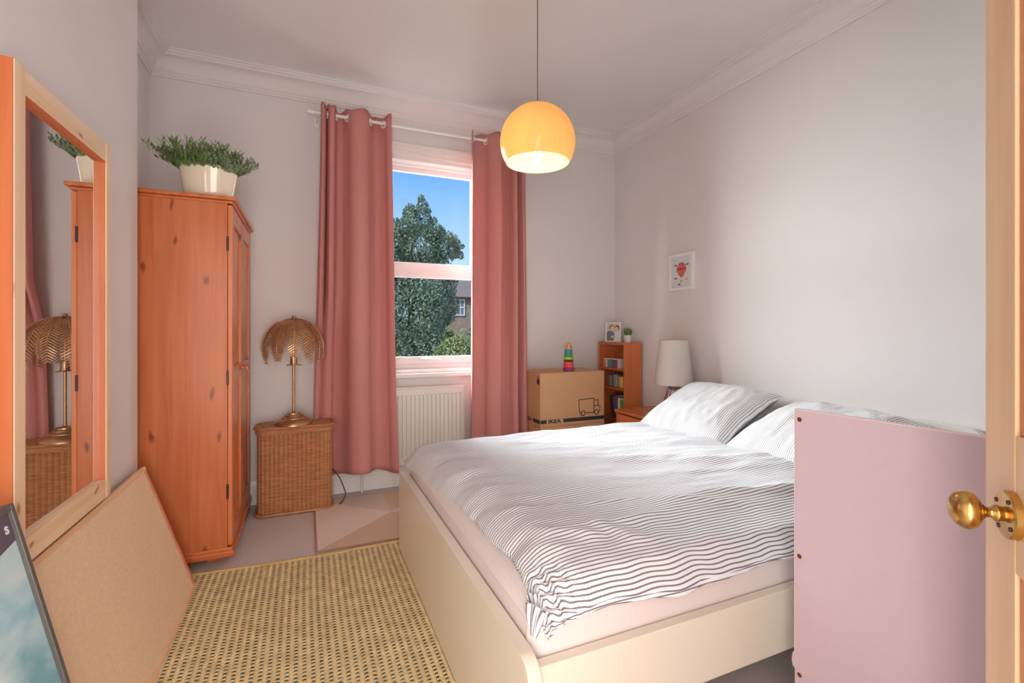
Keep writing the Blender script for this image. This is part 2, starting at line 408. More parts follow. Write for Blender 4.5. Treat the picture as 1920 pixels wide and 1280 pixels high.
for i in range(7):
    a = i / 6 * PI / 2; corn.append((.03 + .062 * (1 - math.cos(a)), ZC - .104 + .07 * math.sin(a)))
corn += [(.102, ZC - .032), (.104, ZC - .022), (.116, ZC - .02), (.118, ZC - .010), (.130, ZC - .008), (.132, ZC), (0, ZC)]
sweep('trim_cornice', [(XR, YF), (XR, YB), (XA, YB), (XA, YC), (XL, YC), (XL, YF)], corn, 'wall')
skirt = [(0, 0), (.018, 0), (.018, .125), (.014, .135), (.012, .15), (.006, .16), (0, .162)]
sweep('baseboard_right', [(XR, YF), (XR, YB)], skirt, 'gloss_white')
sweep('baseboard_back', [(XR, YB), (XA, YB)], skirt, 'gloss_white')
sweep('baseboard_left', [(XA, YB), (XA, YC), (XL, YC), (XL, YF)], skirt, 'gloss_white')

# window: box frame, fixed upper light, lower tilting sash, inner architrave and sill
wn = thing('window_1', 'tall white framed window with two panes between rose curtains', None, ((WX0 + WX1) / 2, YB + 0.12, WZ0), kind='structure')
FY0, FY1 = YB + 0.07, YB + 0.14
bm = bmesh.new()
box(bm, WX0, WX0 + .055, FY0, FY1, WZ0, WZ1, .004); box(bm, WX1 - .055, WX1, FY0, FY1, WZ0, WZ1, .004)
box(bm, WX0 + .055, WX1 - .055, FY0, FY1, WZ1 - .05, WZ1, .004); box(bm, WX0 + .055, WX1 - .055, FY0, FY1, WZ0, WZ0 + .05, .004)
obj('outer_frame', bm, 'upvc', wn)
def sash(name, x0, x1, z0, z1, y0, y1, wsd, wb, wt):
    bm = bmesh.new()
    box(bm, x0, x0 + wsd, y0, y1, z0, z1, .004); box(bm, x1 - wsd, x1, y0, y1, z0, z1, .004)
    box(bm, x0 + wsd, x1 - wsd, y0, y1, z0, z0 + wb, .004); box(bm, x0 + wsd, x1 - wsd, y0, y1, z1 - wt, z1, .004)
    s = obj(name, bm, 'upvc', wn)
    obj('pane', B(x0 + wsd - .004, x1 - wsd + .004, (y0 + y1) / 2 - .003, (y0 + y1) / 2 + .003, z0 + wb - .004, z1 - wt + .004), 'glass', s)
    return s
sU = sash('upper_sash', WX0 + .055, WX1 - .055, 1.60, WZ1 - .05, YB + .095, YB + .135, .045, .05, .035)
sL = sash('lower_sash', WX0 + .055, WX1 - .055, WZ0 + .05, 1.60, YB + .055, YB + .093, .045, .055, .07)
obj('finger_rail', B(.62, 1.02, YB + .047, YB + .056, 1.563, 1.571, .002), 'upvc', sL)
bm = bmesh.new(); box(bm, .79, .83, YB + .045, YB + .056, .905, .925, .003); tube(bm, [(.81, YB + .04, .915), (.86, YB + .034, .914), (.95, YB + .036, .909)], [.007, .006, .004], 8)
obj('sash_handle', bm, 'upvc', sL, smooth=True)
bm = bmesh.new()
for a, b, c in ((0, .03, .012), (.03, .062, .020), (.062, .085, .028)):
    box(bm, WX0 - b, WX0 - a, YB - c, YB + .0, WZ0 - .03, WZ1 + b, .002); box(bm, WX1 + a, WX1 + b, YB - c, YB + .0, WZ0 - .03, WZ1 + b, .002)
    box(bm, WX0 - a, WX1 + a, YB - c, YB, WZ1 + a, WZ1 + b, .002)
obj('architrave', bm, 'gloss_white', wn)
obj('reveal_head', B(WX0, WX1, YB, YB + .07, WZ1 - .03, WZ1), 'gloss_white', wn)
obj('window_sill', B(WX0 - .1, WX1 + .1, YB - .055, YB + .075, WZ0 - .045, WZ0 - .012, .008, 3), 'gloss_white', wn)
obj('sill_bead', B(WX0, WX1, YB - .02, YB + .07, WZ0 - .012, WZ0 + .012, .004), 'gloss_white', wn)

# door: stripped pine, four panels, opened beside the camera; local x runs from hinge to free edge
fe = Vector((0.915, 0.364)); dd = Vector((0.766, 0.643)).normalized(); DW = 0.74
hz = fe - dd * DW - Vector((-dd.y, dd.x)) * .02
dr = thing('door_1', 'stripped pale pine panelled door standing open with a brass knob', None, (hz.x, hz.y, 0.0), math.atan2(dd.y, dd.x), kind='structure')
ST = .088
def dpart(name, b, m): return obj(name, b, m, dr, world=False)
dpart('stile', B(DW - ST, DW, -.02, .02, .01, 2.03, .002), 'door_pine'); dpart('stile', B(0, ST, -.02, .02, .01, 2.03, .002), 'door_pine')
for z0, z1 in ((.01, .22), (.83, 1.01), (1.92, 2.03)): dpart('rail', B(ST, DW - ST, -.02, .0195, z0, z1, .001), 'door_pine')
for z0, z1 in ((.22, .83), (1.01, 1.92)): dpart('muntin', B(DW / 2 - .045, DW / 2 + .045, -.02, .0195, z0, z1, .001), 'door_pine')
for z0, z1 in ((.22, .83), (1.01, 1.92)):
    for x0, x1 in ((ST, DW / 2 - .045), (DW / 2 + .045, DW - ST)):
        p = dpart('door_panel', B(x0, x1, -.006, .006, z0, z1), 'door_panel')
        bm = bmesh.new(); q = .014
        box(bm, x0, x0 + q, .006, .016, z0, z1, .003); box(bm, x1 - q, x1, .006, .016, z0, z1, .003)
        box(bm, x0 + q, x1 - q, .006, .016, z0, z0 + q, .003); box(bm, x0 + q, x1 - q, .006, .016, z1 - q, z1, .003)
        obj('moulding', bm, 'door_panel', p, world=False)
KX, KZ = DW - .085, .905
RY = Matrix.Rotation(-PI / 2, 4, 'X')
bm = bmesh.new(); lathe(bm, [(0, .0), (.031, .0), (.031, .008), (.029, .010), (.012, .011), (0, .011)], (KX, .02, KZ), 36, M4=RY)
rs = obj('knob_rose', bm, 'brass', dr, world=False, smooth=True)
for q in range(4):
    a = q * PI / 2 + .6; bm = bmesh.new(); lathe(bm, [(0, 0), (.0032, 0), (.0028, .0012), (0, .0016)], (KX + .0235 * math.cos(a), .0305, KZ + .0235 * math.sin(a)), 10, M4=RY)
    obj('screw', bm, 'hinge', rs, world=False)
prof = [(.0115, .0), (.0115, .006), (.0135, .008), (.0135, .012), (.010, .015), (.0085, .018), (.0085, .026), (.012, .028), (.013, .031), (.020, .034), (.0285, .041), (.032, .050), (.031, .059), (.026, .068), (.016, .075), (.006, .077), (0, .0772)]
bm = bmesh.new(); lathe(bm, prof, (KX, .03, KZ), 40, M4=RY @ Matrix.Diagonal((.80, .80, .72, 1)))
obj('knob', bm, 'brass', dr, world=False, smooth='all')

# radiator under the sill
rx0, rx1, rz0, rz1, ry = .385, 1.095, .165, .715, YB - .082
rad = thing('radiator', 'cream white fluted panel radiator under the window', 'radiator', ((rx0 + rx1) / 2, YB - .06, rz0))
nfl = 21; bm = bmesh.new(); pts = []
for i in range(nfl):
    a = rx0 + .03 + (rx1 - rx0 - .06) * i / nfl; wv = (rx1 - rx0 - .06) / nfl
    pts += [(a, ry), (a + wv * .62, ry), (a + wv * .70, ry + .009), (a + wv * .92, ry + .009)]
pts = [(rx0, ry)] + pts + [(rx1 - .03, ry), (rx1, ry)]
for (p, q) in zip(pts[:-1], pts[1:]):
    poly(bm, [(p[0], p[1], rz0 + .05), (q[0], q[1], rz0 + .05), (q[0], q[1], rz1 - .05), (p[0], p[1], rz1 - .05)])
box(bm, rx0, rx1, ry - .002, ry + .012, rz1 - .052, rz1 - .002, .004); box(bm, rx0, rx1, ry - .002, ry + .012, rz0, rz0 + .052, .004)
box(bm, rx0, rx1, ry + .012, ry + .02, rz0, rz1 - .002)
obj('fluted_panel', bm, 'radiator', rad)
bm = bmesh.new(); box(bm, rx0 - .004, rx1 + .004, ry - .004, ry + .072, rz1 - .004, rz1 + .006, .003)
for xx in (rx0 - .003, rx1): box(bm, xx, xx + .003, ry, ry + .072, rz0 + .02, rz1)
obj('grille_casing', bm, 'radiator', rad)
bm = bmesh.new(); tube(bm, [(rx0 - .03, ry + .035, 0), (rx0 - .03, ry + .035, rz0 + .02), (rx0 + .01, ry + .035, rz0 + .03)], .008, 10); obj('pipe', bm, 'radiator', rad, smooth=True)
bm = bmesh.new(); tube(bm, [(rx1 + .03, ry + .035, 0), (rx1 + .03, ry + .035, rz0 + .02), (rx1 - .01, ry + .035, rz0 + .03)], .008, 10); obj('pipe', bm, 'radiator', rad, smooth=True)
for xx in (rx0 + .12, rx1 - .12): obj('bracket', B(xx, xx + .03, ry + .018, YB - .002, rz0 + .08, rz1 - .08), 'radiator', rad)

# white boxed pipe cover by the skirting
RODY, RODZ = YB - .150, 2.565
# curtain rod
rod = thing('curtain_rod', 'thin white metal curtain rod above the window', 'curtain rod', (.82, RODY, RODZ))
bm = bmesh.new(); tube(bm, [(.03, RODY, RODZ), (1.62, RODY, RODZ)], .0105, 14); obj('pole', bm, 'gloss_white', rod, smooth=True)
for xx in (.022, 1.628):
    bm = bmesh.new(); lathe(bm, [(0, -.02), (.014, -.018), (.017, -.006), (.017, .006), (.014, .018), (0, .02)], (xx, RODY, RODZ), 16, M4=Matrix.Rotation(PI / 2, 4, 'Y')); obj('finial', bm, 'gloss_white', rod, smooth=True)
for xx in (.065, 1.585):
    bm = bmesh.new(); tube(bm, [(xx, RODY, RODZ - .012), (xx, YB - .01, RODZ - .012)], .006, 8); box(bm, xx - .016, xx + .016, YB - .01, YB, RODZ - .045, RODZ + .02, .003)
    bracket = obj('bracket', bm, 'gloss_white', rod)

def curtain(name, label, P, flare, zt, zb, rings, seed):
    c = thing(name, label, 'curtain', ((P[0][0] + P[-1][0]) / 2, RODY, zb), group='dusty rose eyelet curtains')
    n = 150; C = catmull(P, n); nv = 60
    S = [0.0]
    for a, b in zip(C[:-1], C[1:]): S.append(S[-1] + math.hypot(a[0] - b[0], a[1] - b[1]))
    x0, x1 = P[0][0], P[-1][0]; xm = (x0 + x1) / 2
    def fn(u, v):
        i = int(round(u * n)); x, d = C[i]; t = v
        amp = (1.0 + .25 * math.sin(PI * min(1, t * 1.3)) + .12 * t) * (.62 if d < 0 and t > .05 else 1)
        # cloth drifts and relaxes on its way down
        sl, sr = flare
        xx = x + (sl * (1 - u) + sr * u) * t ** 1.4
        xx += .010 * nz(u * 5 + seed, t * 2.2) * t + .006 * nz(u * 14, t * 1.6 + seed) * t
        dd = d * amp + .016 * nz(u * 4.0 + seed * 2, t * 2.0) * t
        z = zt - (zt - zb) * t
        if t == 0: z += .010 * math.sin(u * 40)
        if t > .9: z += ((t - .9) / .1) * (.018 * math.sin(u * 9 + seed) + .01 * nz(u * 8, seed))
        yy = RODY - dd - .012 * t
        # pushed back behind the hamper and its lamp
        k = max(0, min(1, (.26 - xx) / .08)) * max(0, min(1, (1.40 - z) / .25))
        if k > 0: yy = yy + (max(yy, 3.452 + (yy - RODY) * .35) - yy) * k
        return Vector((xx, yy, z))
    bm = bmesh.new(); grid(bm, fn, n, nv)
    o = obj('cloth', bm, 'curtain', c, smooth='all')
    s = o.modifiers.new('thickness', 'SOLIDIFY'); s.thickness = .0035; s.offset = 0
    for (rx, ang) in rings:
        b2 = bmesh.new(); RR, r2 = .021, .005
        Mx = Matrix.Translation((rx, RODY, RODZ - .006)) @ Matrix.Rotation(ang, 4, 'Z')
        pr = [[b2.verts.new(Mx @ Vector((r2 * math.sin(2 * PI * k / 8) * 1.2, (RR + r2 * math.cos(2 * PI * k / 8)) * math.cos(2 * PI * j / 20), (RR + r2 * math.cos(2 * PI * k / 8)) * math.sin(2 * PI * j / 20)))) for k in range(8)] for j in range(20)]
        for j in range(20):
            for k in range(8): b2.faces.new((pr[j][k], pr[(j + 1) % 20][k], pr[(j + 1) % 20][(k + 1) % 8], pr[j][(k + 1) % 8]))
        obj('eyelet', b2, 'gloss_white', c, smooth='all')
    return c
PL = [(.088, .02), (.100, .048), (.118, .02), (.124, -.03), (.132, .02), (.145, .05), (.166, .042), (.178, 0), (.19, -.045), (.225, -.052), (.252, .0), (.28, .042), (.325, .058), (.37, .042), (.402, 0), (.425, -.04), (.455, -.05), (.487, -.01), (.51, .03), (.536, .045)]
curtain('curtain', 'dusty rose eyelet curtain hanging beside the gold palm leaf lamp', PL, (-.06, .045), 2.615, .165, [(.122, .5), (.178, -.5), (.253, .6), (.402, -.6), (.489, .6)], 1.7)
PR = [(1.128, .035), (1.134, 0.0), (1.15, -.035), (1.195, -.045), (1.235, -.02), (1.262, .025), (1.30, .052), (1.345, .054), (1.352, .02), (1.358, -.03), (1.40, -.052), (1.43, -.01), (1.452, .04), (1.478, .045), (1.486, 0), (1.50, -.045), (1.515, 0), (1.53, .04), (1.552, .03)]
curtain('curtain', 'dusty rose eyelet curtain hanging beside the cardboard boxes', PR, (-.02, .02), 2.615, .165, [(1.136, .5), (1.247, .7), (1.355, -.4), (1.433, .5), (1.487, -.5)], 4.1)

# ------------------------------------------------------------------ wardrobe
wx0, wx1, wy0, wy1, wz1 = XA + .012, -.352, 2.655, 3.46, 1.755
wd = thing('wardrobe', 'tall orange pine wardrobe with a knotty plank side and two panelled doors', 'wardrobe', (wx1, wy0, 0))
obj('side_panel', B(wx0, wx1, wy0, wy0 + .02, .085, wz1, .002), 'orange_pine', wd)
obj('side_panel', B(wx0, wx1, wy1 - .02, wy1, .085, wz1, .002), 'orange_pine', wd)
obj('back_panel', B(wx0, wx0 + .008, wy0 + .02, wy1 - .02, .085, wz1), 'orange_pine', wd)
obj('shelf', B(wx0 + .008, wx1, wy0 + .02, wy1 - .02, .085, .105), 'orange_pine_h', wd)
bm = bmesh.new()
for a, b, c in ((0.006, wz1 - .002, wz1 + .012), (.020, wz1 + .012, wz1 + .030)): box(bm, wx0, wx1 + .02 + a, wy0 - a, wy1 + a * .5, b, c, .005, 3)
obj('cornice', bm, 'orange_pine_y', wd)
bm = bmesh.new(); box(bm, wx0, wx1 + .030, wy0 - .012, wy1, .045, .075, .006, 3); box(bm, wx0, wx1 + .022, wy0 - .005, wy1, .072, .09, .004)
obj('plinth', bm, 'orange_pine_h', wd)
for (x, y) in ((wx0 + .05, wy0 + .10), (wx1 - .07, wy0 + .10), (wx0 + .05, wy1 - .08), (wx1 - .07, wy1 - .08)): obj('foot', B(x - .03, x + .03, y - .03, y + .03, 0, .046, .008), 'orange_pine_h', wd)
ym = (wy0 + wy1) / 2
for side, (a, b) in enumerate(((wy0 + .003, ym - .002), (ym + .002, wy1 - .003))):
    z0, z1 = .098, wz1 - .008; xf0, xf1 = wx1 + .001, wx1 + .021; s = .062
    bm = bmesh.new(); box(bm, xf0, xf1, a, a + s, z0, z1, .003); box(bm, xf0, xf1, b - s, b, z0, z1, .003)
    for q0, q1 in ((z0, z0 + .085), (.89, .96), (z1 - .085, z1)): box(bm, xf0, xf1 - .0005, a + s, b - s, q0, q1, .002)
    d = obj('door', bm, 'orange_pine_door', wd)
    for q0, q1 in ((z0 + .085, .89), (.96, z1 - .085)):
        obj('door_panel', B(xf0 + .002, xf0 + .009, a + s - .004, b - s + .004, q0 - .004, q1 + .004), 'orange_pine_door', d)
    ky = b - .03 if side == 0 else a + .03
    bm = bmesh.new(); lathe(bm, [(.008, 0), (.007, .010), (.014, .016), (.017, .024), (.012, .031), (0, .033)], (xf1, ky, .93), 16, M4=Matrix.Rotation(PI / 2, 4, 'Y')); obj('knob', bm, 'orange_pine_door', d, smooth=True)
    hy = a - .004 if side == 0 else b
    for hzz in (.36, .91, 1.56):
        obj('hinge', B(wx1 - .004, wx1 + .006, hy - .002, hy + .004, hzz - .035, hzz + .035, .001), 'hinge', d)

# plant on the wardrobe
px, py, pz = -.442, 2.742, wz1 + .030
pt = thing('potted_plant', 'bushy green artificial herb plant in a cream oval pot on the wardrobe', 'plant', (px, py, pz))
bm = bmesh.new()
n = 48
def oval(rx, ry, z): return [(px + rx * math.cos(2 * PI * i / n), py + ry * math.sin(2 * PI * i / n), z) for i in range(n)]
prof = [(.098, .050, 0), (.103, .053, .004), (.126, .066, .150), (.129, .068, .156), (.123, .064, .156), (.117, .060, .128), (.10, .05, .1279)]
rings = [[bm.verts.new((px + a * math.cos(2 * PI * i / n), py + b * math.sin(2 * PI * i / n), pz + z)) for i in range(n)] for a, b, z in prof]
for a, b in zip(rings[:-1], rings[1:]):
    for i in range(n): bm.faces.new((a[i], a[(i + 1) % n], b[(i + 1) % n], b[i]))
bm.faces.new(rings[0])
obj('pot', bm, 'pot_cream', pt, smooth=True)
bm = bmesh.new(); poly(bm, oval(.116, .059, pz + .130)); obj('soil', bm, 'soil', pt)
def sprigs(bm, c, rx, ry, count, hmin, hmax, spread, leaf_l, leaf_w, seed, mi=0, nleaf=12):
    rnd = random.Random(seed)
    for _ in range(count):
        a = rnd.uniform(0, 2 * PI); q = math.sqrt(rnd.random())
        b0 = Vector((c[0] + rx * q * math.cos(a), c[1] + ry * q * math.sin(a), c[2]))
        tilt = Vector((math.cos(a) * q * spread[0] + rnd.uniform(-.25, .25), math.sin(a) * q * spread[1] + rnd.uniform(-.25, .25), 1)).normalized()
        Lh = rnd.uniform(hmin, hmax)
        for kk in range(nleaf):
            t = (kk + 1) / nleaf; p = b0 + tilt * Lh * t + Vector((tilt.x, tilt.y, -.3)) * (.25 * Lh * t * t)
            ph = kk * 2.4 + rnd.random()
            dirv = (Vector((math.cos(ph), math.sin(ph), .65)) + tilt * .6).normalized()
            sd = dirv.cross(Vector((0, 0, 1))).normalized() * leaf_w * rnd.uniform(.7, 1.2); l = leaf_l * rnd.uniform(.7, 1.2)
            v = [bm.verts.new(p), bm.verts.new(p + dirv * l * .45 + sd), bm.verts.new(p + dirv * l), bm.verts.new(p + dirv * l * .45 - sd)]
            bm.faces.new(v).material_index = mi
    return bm
bm = bmesh.new(); sprigs(bm, (px - .045, py, pz + .125), .072, .052, 230, .06, .160, (1.2, 1.0), .036, .0036, 3, nleaf=20)
tag(obj('long_leaves', bm, 'leaf', pt), kind='stuff')
bm = bmesh.new(); sprigs(bm, (px + .055, py, pz + .125), .072, .052, 260, .05, .115, (.95, 1.0), .017, .0050, 5, nleaf=18)
tag(obj('round_leaves', bm, 'leaf_pale', pt), kind='stuff')

# ------------------------------------------------------------------ mirror on the left wall
my0, my1, mz0, mz1, mx = 1.459, 2.045, .580, 1.773, -.618
mi_ = thing('wall_mirror', 'tall pine framed mirror with deep sides on the wall', 'mirror', (XL, (my0 + my1) / 2, mz0))
obj('stile', B(XL + .001, mx, my0, my0 + .049, mz0, mz1, .002), 'pale_pine', mi_)
obj('stile', B(XL + .001, mx, my1 - .037, my1, mz0, mz1, .002), 'pale_pine', mi_)
obj('rail', B(XL + .001, mx - .001, my0 + .0495, my1 - .0375, mz1 - .062, mz1 - .002, .002), 'pale_pine_y', mi_)
obj('rail', B(XL + .001, mx - .001, my0 + .0495, my1 - .0375, mz0, mz0 + .062, .002), 'pale_pine_y', mi_)
obj('side_board', B(XL + .001, mx - .0015, my0 - .004, my0 - .0002, mz0 + .001, mz1 - .001), 'mid_pine', mi_)
bm = bmesh.new()
box(bm, mx - .018, mx - .003, my1 - .041, my1 - .0372, mz0 + .062, mz1 - .062); box(bm, mx - .018, mx - .003, my0 + .049, my1 - .037, mz1 - .066, mz1 - .0622)
obj('lining_strip', bm, 'mid_pine', mi_)
obj('mirror_glass', B(mx - .022, mx - .018, my0 + .047, my1 - .035, mz0 + .058, mz1 - .058), 'mirror', mi_)

# ------------------------------------------------------------------ pinboard leaning under the mirror
def leaning(root_name, label, cat, xb, xt, zt, y0, y1):
    """thing in a plane that leans back to the left wall: local x = room y, local z = up the board, local y = out of its face"""
    t = thing(root_name, label, cat, (xb, y0, .013))
    up = Vector((xt - xb, 0, zt)); Lz = up.length; up.normalize(); ex = Vector((0, 1, 0)); ey = Vector((up.z, 0, -up.x))
    Mx = Matrix((ex, ey, up)).transposed().to_4x4()
    MW[t] = Matrix.Identity(4)
    def put(name, b, m, parent=t, **k):
        bmesh.ops.transform(b, matrix=Mx, verts=b.verts); return obj(name, b, m, parent, world=False, **k)
    return t, Lz, put
pb, LZ, put = leaning('pinboard', 'hessian covered pinboard in a thin wooden frame leaning under the mirror', 'pinboard', -.455, -.640, .548, 1.425, 2.475)
PW = 2.475 - 1.425; fw = .017
put('board', B(fw, PW - fw, -.004, .004, fw, LZ - fw), 'hessian')
put('frame_strip', B(0, PW, -.006, .010, 0, fw, .002), 'pin_frame'); put('frame_strip', B(0, PW, -.006, .010, LZ - fw, LZ, .002), 'pin_frame')
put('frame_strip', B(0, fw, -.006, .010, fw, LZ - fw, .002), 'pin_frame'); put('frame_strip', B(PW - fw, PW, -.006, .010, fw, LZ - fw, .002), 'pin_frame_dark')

# framed poster leaning in front of it
m, t, b = new_mat('blue_water_print'); N, L = t.nodes, t.links
tcn = N.new('ShaderNodeTexCoord'); mp = N.new('ShaderNodeMapping'); mp.inputs['Rotation'].default_value = (0.0, 0.6, 0.5); mp.inputs['Scale'].default_value = (1, 1.2, 2.4)
L.new(tcn.outputs['Object'], mp.inputs[0]); n1 = N.new('ShaderNodeTexNoise'); n1.inputs['Scale'].default_value = 3.2; n1.inputs['Detail'].default_value = 7; n1.inputs['Distortion'].default_value = .5
L.new(mp.outputs[0], n1.inputs['Vector']); r = N.new('ShaderNodeValToRGB'); e = r.color_ramp.elements
e[0].position = .33; e[0].color = lin((120, 178, 196)); e[1].position = .70; e[1].color = lin((224, 238, 242)); k = e.new(.5); k.color = lin((176, 214, 226))
L.new(n1.outputs[0], r.inputs[0]); L.new(r.outputs[0], b.inputs['Base Color']); b.inputs['Roughness'].default_value = .25; b.inputs['Coat Weight'].default_value = .4
M['water'] = m
flat('poster_dark', (92, 82, 98), .3)
po, LZ, put = leaning('framed_poster', 'large framed print of pale blue water leaning against the mirror', 'picture', -.424, -.598, .755, .74, 1.382)
PW = 1.382 - .74; fw = .014
put('frame_strip', B(0, fw, -.008, .012, 0, LZ, .002), 'black_frame'); put('frame_strip', B(PW - fw, PW, -.008, .012, 0, LZ, .002), 'black_frame')
put('frame_strip', B(fw, PW - fw, -.008, .012, 0, fw, .002), 'black_frame'); put('frame_strip', B(fw, PW - fw, -.008, .012, LZ - fw, LZ, .002), 'black_frame')
pr = put('print', B(fw, PW - fw, -.003, .003, fw, LZ - fw), 'water')
bm = bmesh.new(); prism(bm, [(fw, .0031, LZ - .17), (PW - fw, .0031, LZ - .078), (PW - fw, .0031, LZ - fw), (fw, .0031, LZ - fw)], (0, .0006, 0)); put('dark_heading', bm, 'poster_dark', pr)
bm = text_bm('s', .034, .0004, .0008); bmesh.ops.transform(bm, matrix=Matrix.Translation((PW - .040, .0042, LZ - .056)) @ Matrix.Rotation(PI, 4, 'Z') @ Matrix.Scale(-1, 4, (1, 0, 0)), verts=bm.verts)
put('lettering', bm, 'pot_white', pr)

# ------------------------------------------------------------------ wicker hamper, gold fern lamp
hx0, hx1, hy0, hy1, hz1 = -.285, .158, 3.225, 3.425, .548
hm = thing('wicker_hamper', 'brown wicker laundry hamper with rounded corners and a flat lid', 'hamper', ((hx0 + hx1) / 2, (hy0 + hy1) / 2, 0))
def rr_path(x0, x1, y0, y1, r, n=9):
    P = []
    for cx, cy, a0 in ((x1 - r, y0 + r, -PI / 2), (x1 - r, y1 - r, 0), (x0 + r, y1 - r, PI / 2), (x0 + r, y0 + r, PI)):
        for i in range(n): a = a0 + i / (n - 1) * PI / 2; P.append(Vector((cx + r * math.cos(a), cy + r * math.sin(a), 0)))
    return P
def resample(P, step):
    P = P + [P[0]]; S = [0]
    for a, b in zip(P[:-1], P[1:]): S.append(S[-1] + (b - a).length)
    tot = S[-1]; n = int(round(tot / step)); out = []
    j = 0
    for i in range(n):
        s = tot * i / n
        while S[j + 1] < s: j += 1
        f = (s - S[j]) / max(1e-9, S[j + 1] - S[j]); out.append(P[j].lerp(P[j + 1], f))
    return out
ncol = 40
base = rr_path(hx0 + .008, hx1 - .008, hy0 + .008, hy1 - .008, .05)
bm = bmesh.new(); prism(bm, [(p.x, p.y, .012) for p in rr_path(hx0 + .014, hx1 - .014, hy0 + .014, hy1 - .014, .05)], (0, 0, hz1 - .06)); obj('core', bm, 'wicker_dark', hm)
K = 4; R = resample(base, .0085); per = sum((base[i] - base[i - 1]).length for i in range(len(base)))
nC = 44; R = resample(base, per / (nC * K))
ctr = Vector(((hx0 + hx1) / 2, (hy0 + hy1) / 2, 0))
for c in range(nC):
    idx = [(c * K + q) % len(R) for q in range(K + 1)]
    bm = bmesh.new(); nzr = 58; rows = []
    for zi in range(nzr + 1):
        z = .006 + (hz1 - .045 - .006) * zi / nzr; row = []
        for q, ii in enumerate(idx):
            p = R[ii]; a = R[(ii + 1) % len(R)] - R[ii - 1]; nrm = Vector((a.y, -a.x, 0)).normalized()
            bulge = (-.0035, .0015, .002, .0015, -.0035)[q]
            rip = .0012 * (1 if (zi + c) % 2 else -1)
            tp = 1 + .03 * (1 - zi / nzr) * 0
            row.append(bm.verts.new((p.x + nrm.x * (bulge + rip), p.y + nrm.y * (bulge + rip), z)))
        rows.append(row)
    for a, b in zip(rows[:-1], rows[1:]):
        for q in range(K): bm.faces.new((a[q], a[q + 1], b[q + 1], b[q]))
    obj('wicker_column', bm, 'wicker', hm, smooth='all')
bm = bmesh.new(); rim = rr_path(hx0, hx1, hy0, hy1, .058); tube(bm, [(p.x, p.y, .012) for p in rim + rim[:1]], .010, 8, cap=False); obj('base_rim', bm, 'wicker_rim', hm, smooth=True)
bm = bmesh.new(); prism(bm, [(p.x, p.y, hz1 - .045) for p in rr_path(hx0 - .004, hx1 + .004, hy0 - .004, hy1 + .004, .06)], (0, 0, .036)); lid = obj('lid', bm, 'wicker', hm)
bm = bmesh.new(); rim = rr_path(hx0 - .006, hx1 + .006, hy0 - .006, hy1 + .006, .062); tube(bm, [(p.x, p.y, hz1 - .010) for p in rim + rim[:1]], .009, 8, cap=False); obj('lid_rim', bm, 'wicker_rim', lid, smooth=True)
for i in range(9):
    ya = hy0 + .012 + i * (hy1 - hy0 - .024) / 9
    obj('lid_band', B(hx0 + .02, hx1 - .02, ya + .001, ya + (hy1 - hy0 - .024) / 9 - .001, hz1 - .010, hz1 - .003, .002), 'wicker', lid)

lx, ly, lz = -.075, 3.312, hz1 - .002
fl = thing('palm_leaf_lamp', 'antique gold table lamp with drooping metal palm leaves on the hamper', 'lamp', (lx, ly, lz))
bm = bmesh.new(); lathe(bm, [(0, 0), (.112, 0), (.112, .006), (.106, .016), (.09, .028), (.072, .036), (.070, .042), (.056, .050), (.052, .058), (.040, .062), (.038, .070), (.018, .074), (.010, .080), (0, .08)], (lx, ly, lz), 40); obj('base', bm, 'bronze', fl, smooth=True)
bm = bmesh.new(); tube(bm, [(lx, ly, lz + .07), (lx, ly, lz + .655)], .0075, 12); obj('stem', bm, 'bronze', fl, smooth=True)
bm = bmesh.new(); lathe(bm, [(0, -.014), (.010, -.010), (.0135, 0), (.010, .010), (0, .014)], (lx, ly, lz + .672), 16); obj('finial', bm, 'bronze', fl, smooth=True)
bm = bmesh.new(); lathe(bm, [(.0, .0), (.02, .0), (.021, .004), (.019, .05), (0, .055)], (lx, ly, lz + .375), 16)
for q in range(3):
    a = q * 2.09 + .4; tube(bm, [(lx, ly, lz + .375), (lx + .05 * math.cos(a), ly + .05 * math.sin(a), lz + .368)], .004, 6)
obj('lamp_holder', bm, 'bronze', fl, smooth=True)
def frond(ang, R, drop, lift, seed, wid):
    bm = bmesh.new(); ca, sa = math.cos(ang), math.sin(ang); rnd = random.Random(seed)
    P = []
    for i in range(25):
        t = i / 24; th = t * PI * .56
        r = R * math.sin(th) ** .85 if t > 0 else 0; r *= (1 - .06 * max(0, t - .75) / .25)
        z = lift + .02 - drop * (1 - math.cos(th)) / (1 - math.cos(PI * .56))
        P.append(Vector((lx + r * ca, ly + r * sa, lz + z)))
    tube(bm, P, [.0032 - .002 * i / 24 for i in range(25)], 5)
    side = Vector((-sa, ca, 0))
    for i in range(4, 24):
        t = i / 24; p = P[i]; d = (P[min(i + 1, 24)] - P[i - 1]).normalized()
        wl = wid * (math.sin(PI * min(1, .12 + t * .84)) ** .75)
        nrm = side.cross(d).normalized()
        for s in (-1, 1):
            tip = p + side * s * wl + d * wl * .62 - nrm * s * 0 + Vector((0, 0, -.10 * wl)) + Vector((ca, sa, 0)) * (-.12 * wl)
            hw = d * .0030
            q1 = p.lerp(tip, .5)
            v = [bm.verts.new(p - hw), bm.verts.new(p + hw), bm.verts.new(q1 + hw * 1.25), bm.verts.new(tip), bm.verts.new(q1 - hw * 1.25)]
            bm.faces.new(v)
    o = obj('palm_leaf', bm, 'gold_leaf', fl); 
    s = o.modifiers.new('thickness', 'SOLIDIFY'); s.thickness = .0012; s.offset = 0
for q in range(12):
    frond(q * 2 * PI / 12 + .05, .190 + .010 * ((q * 7) % 3 - 1), .262 + .02 * ((q * 5) % 3 - 1), .645, q, .062)
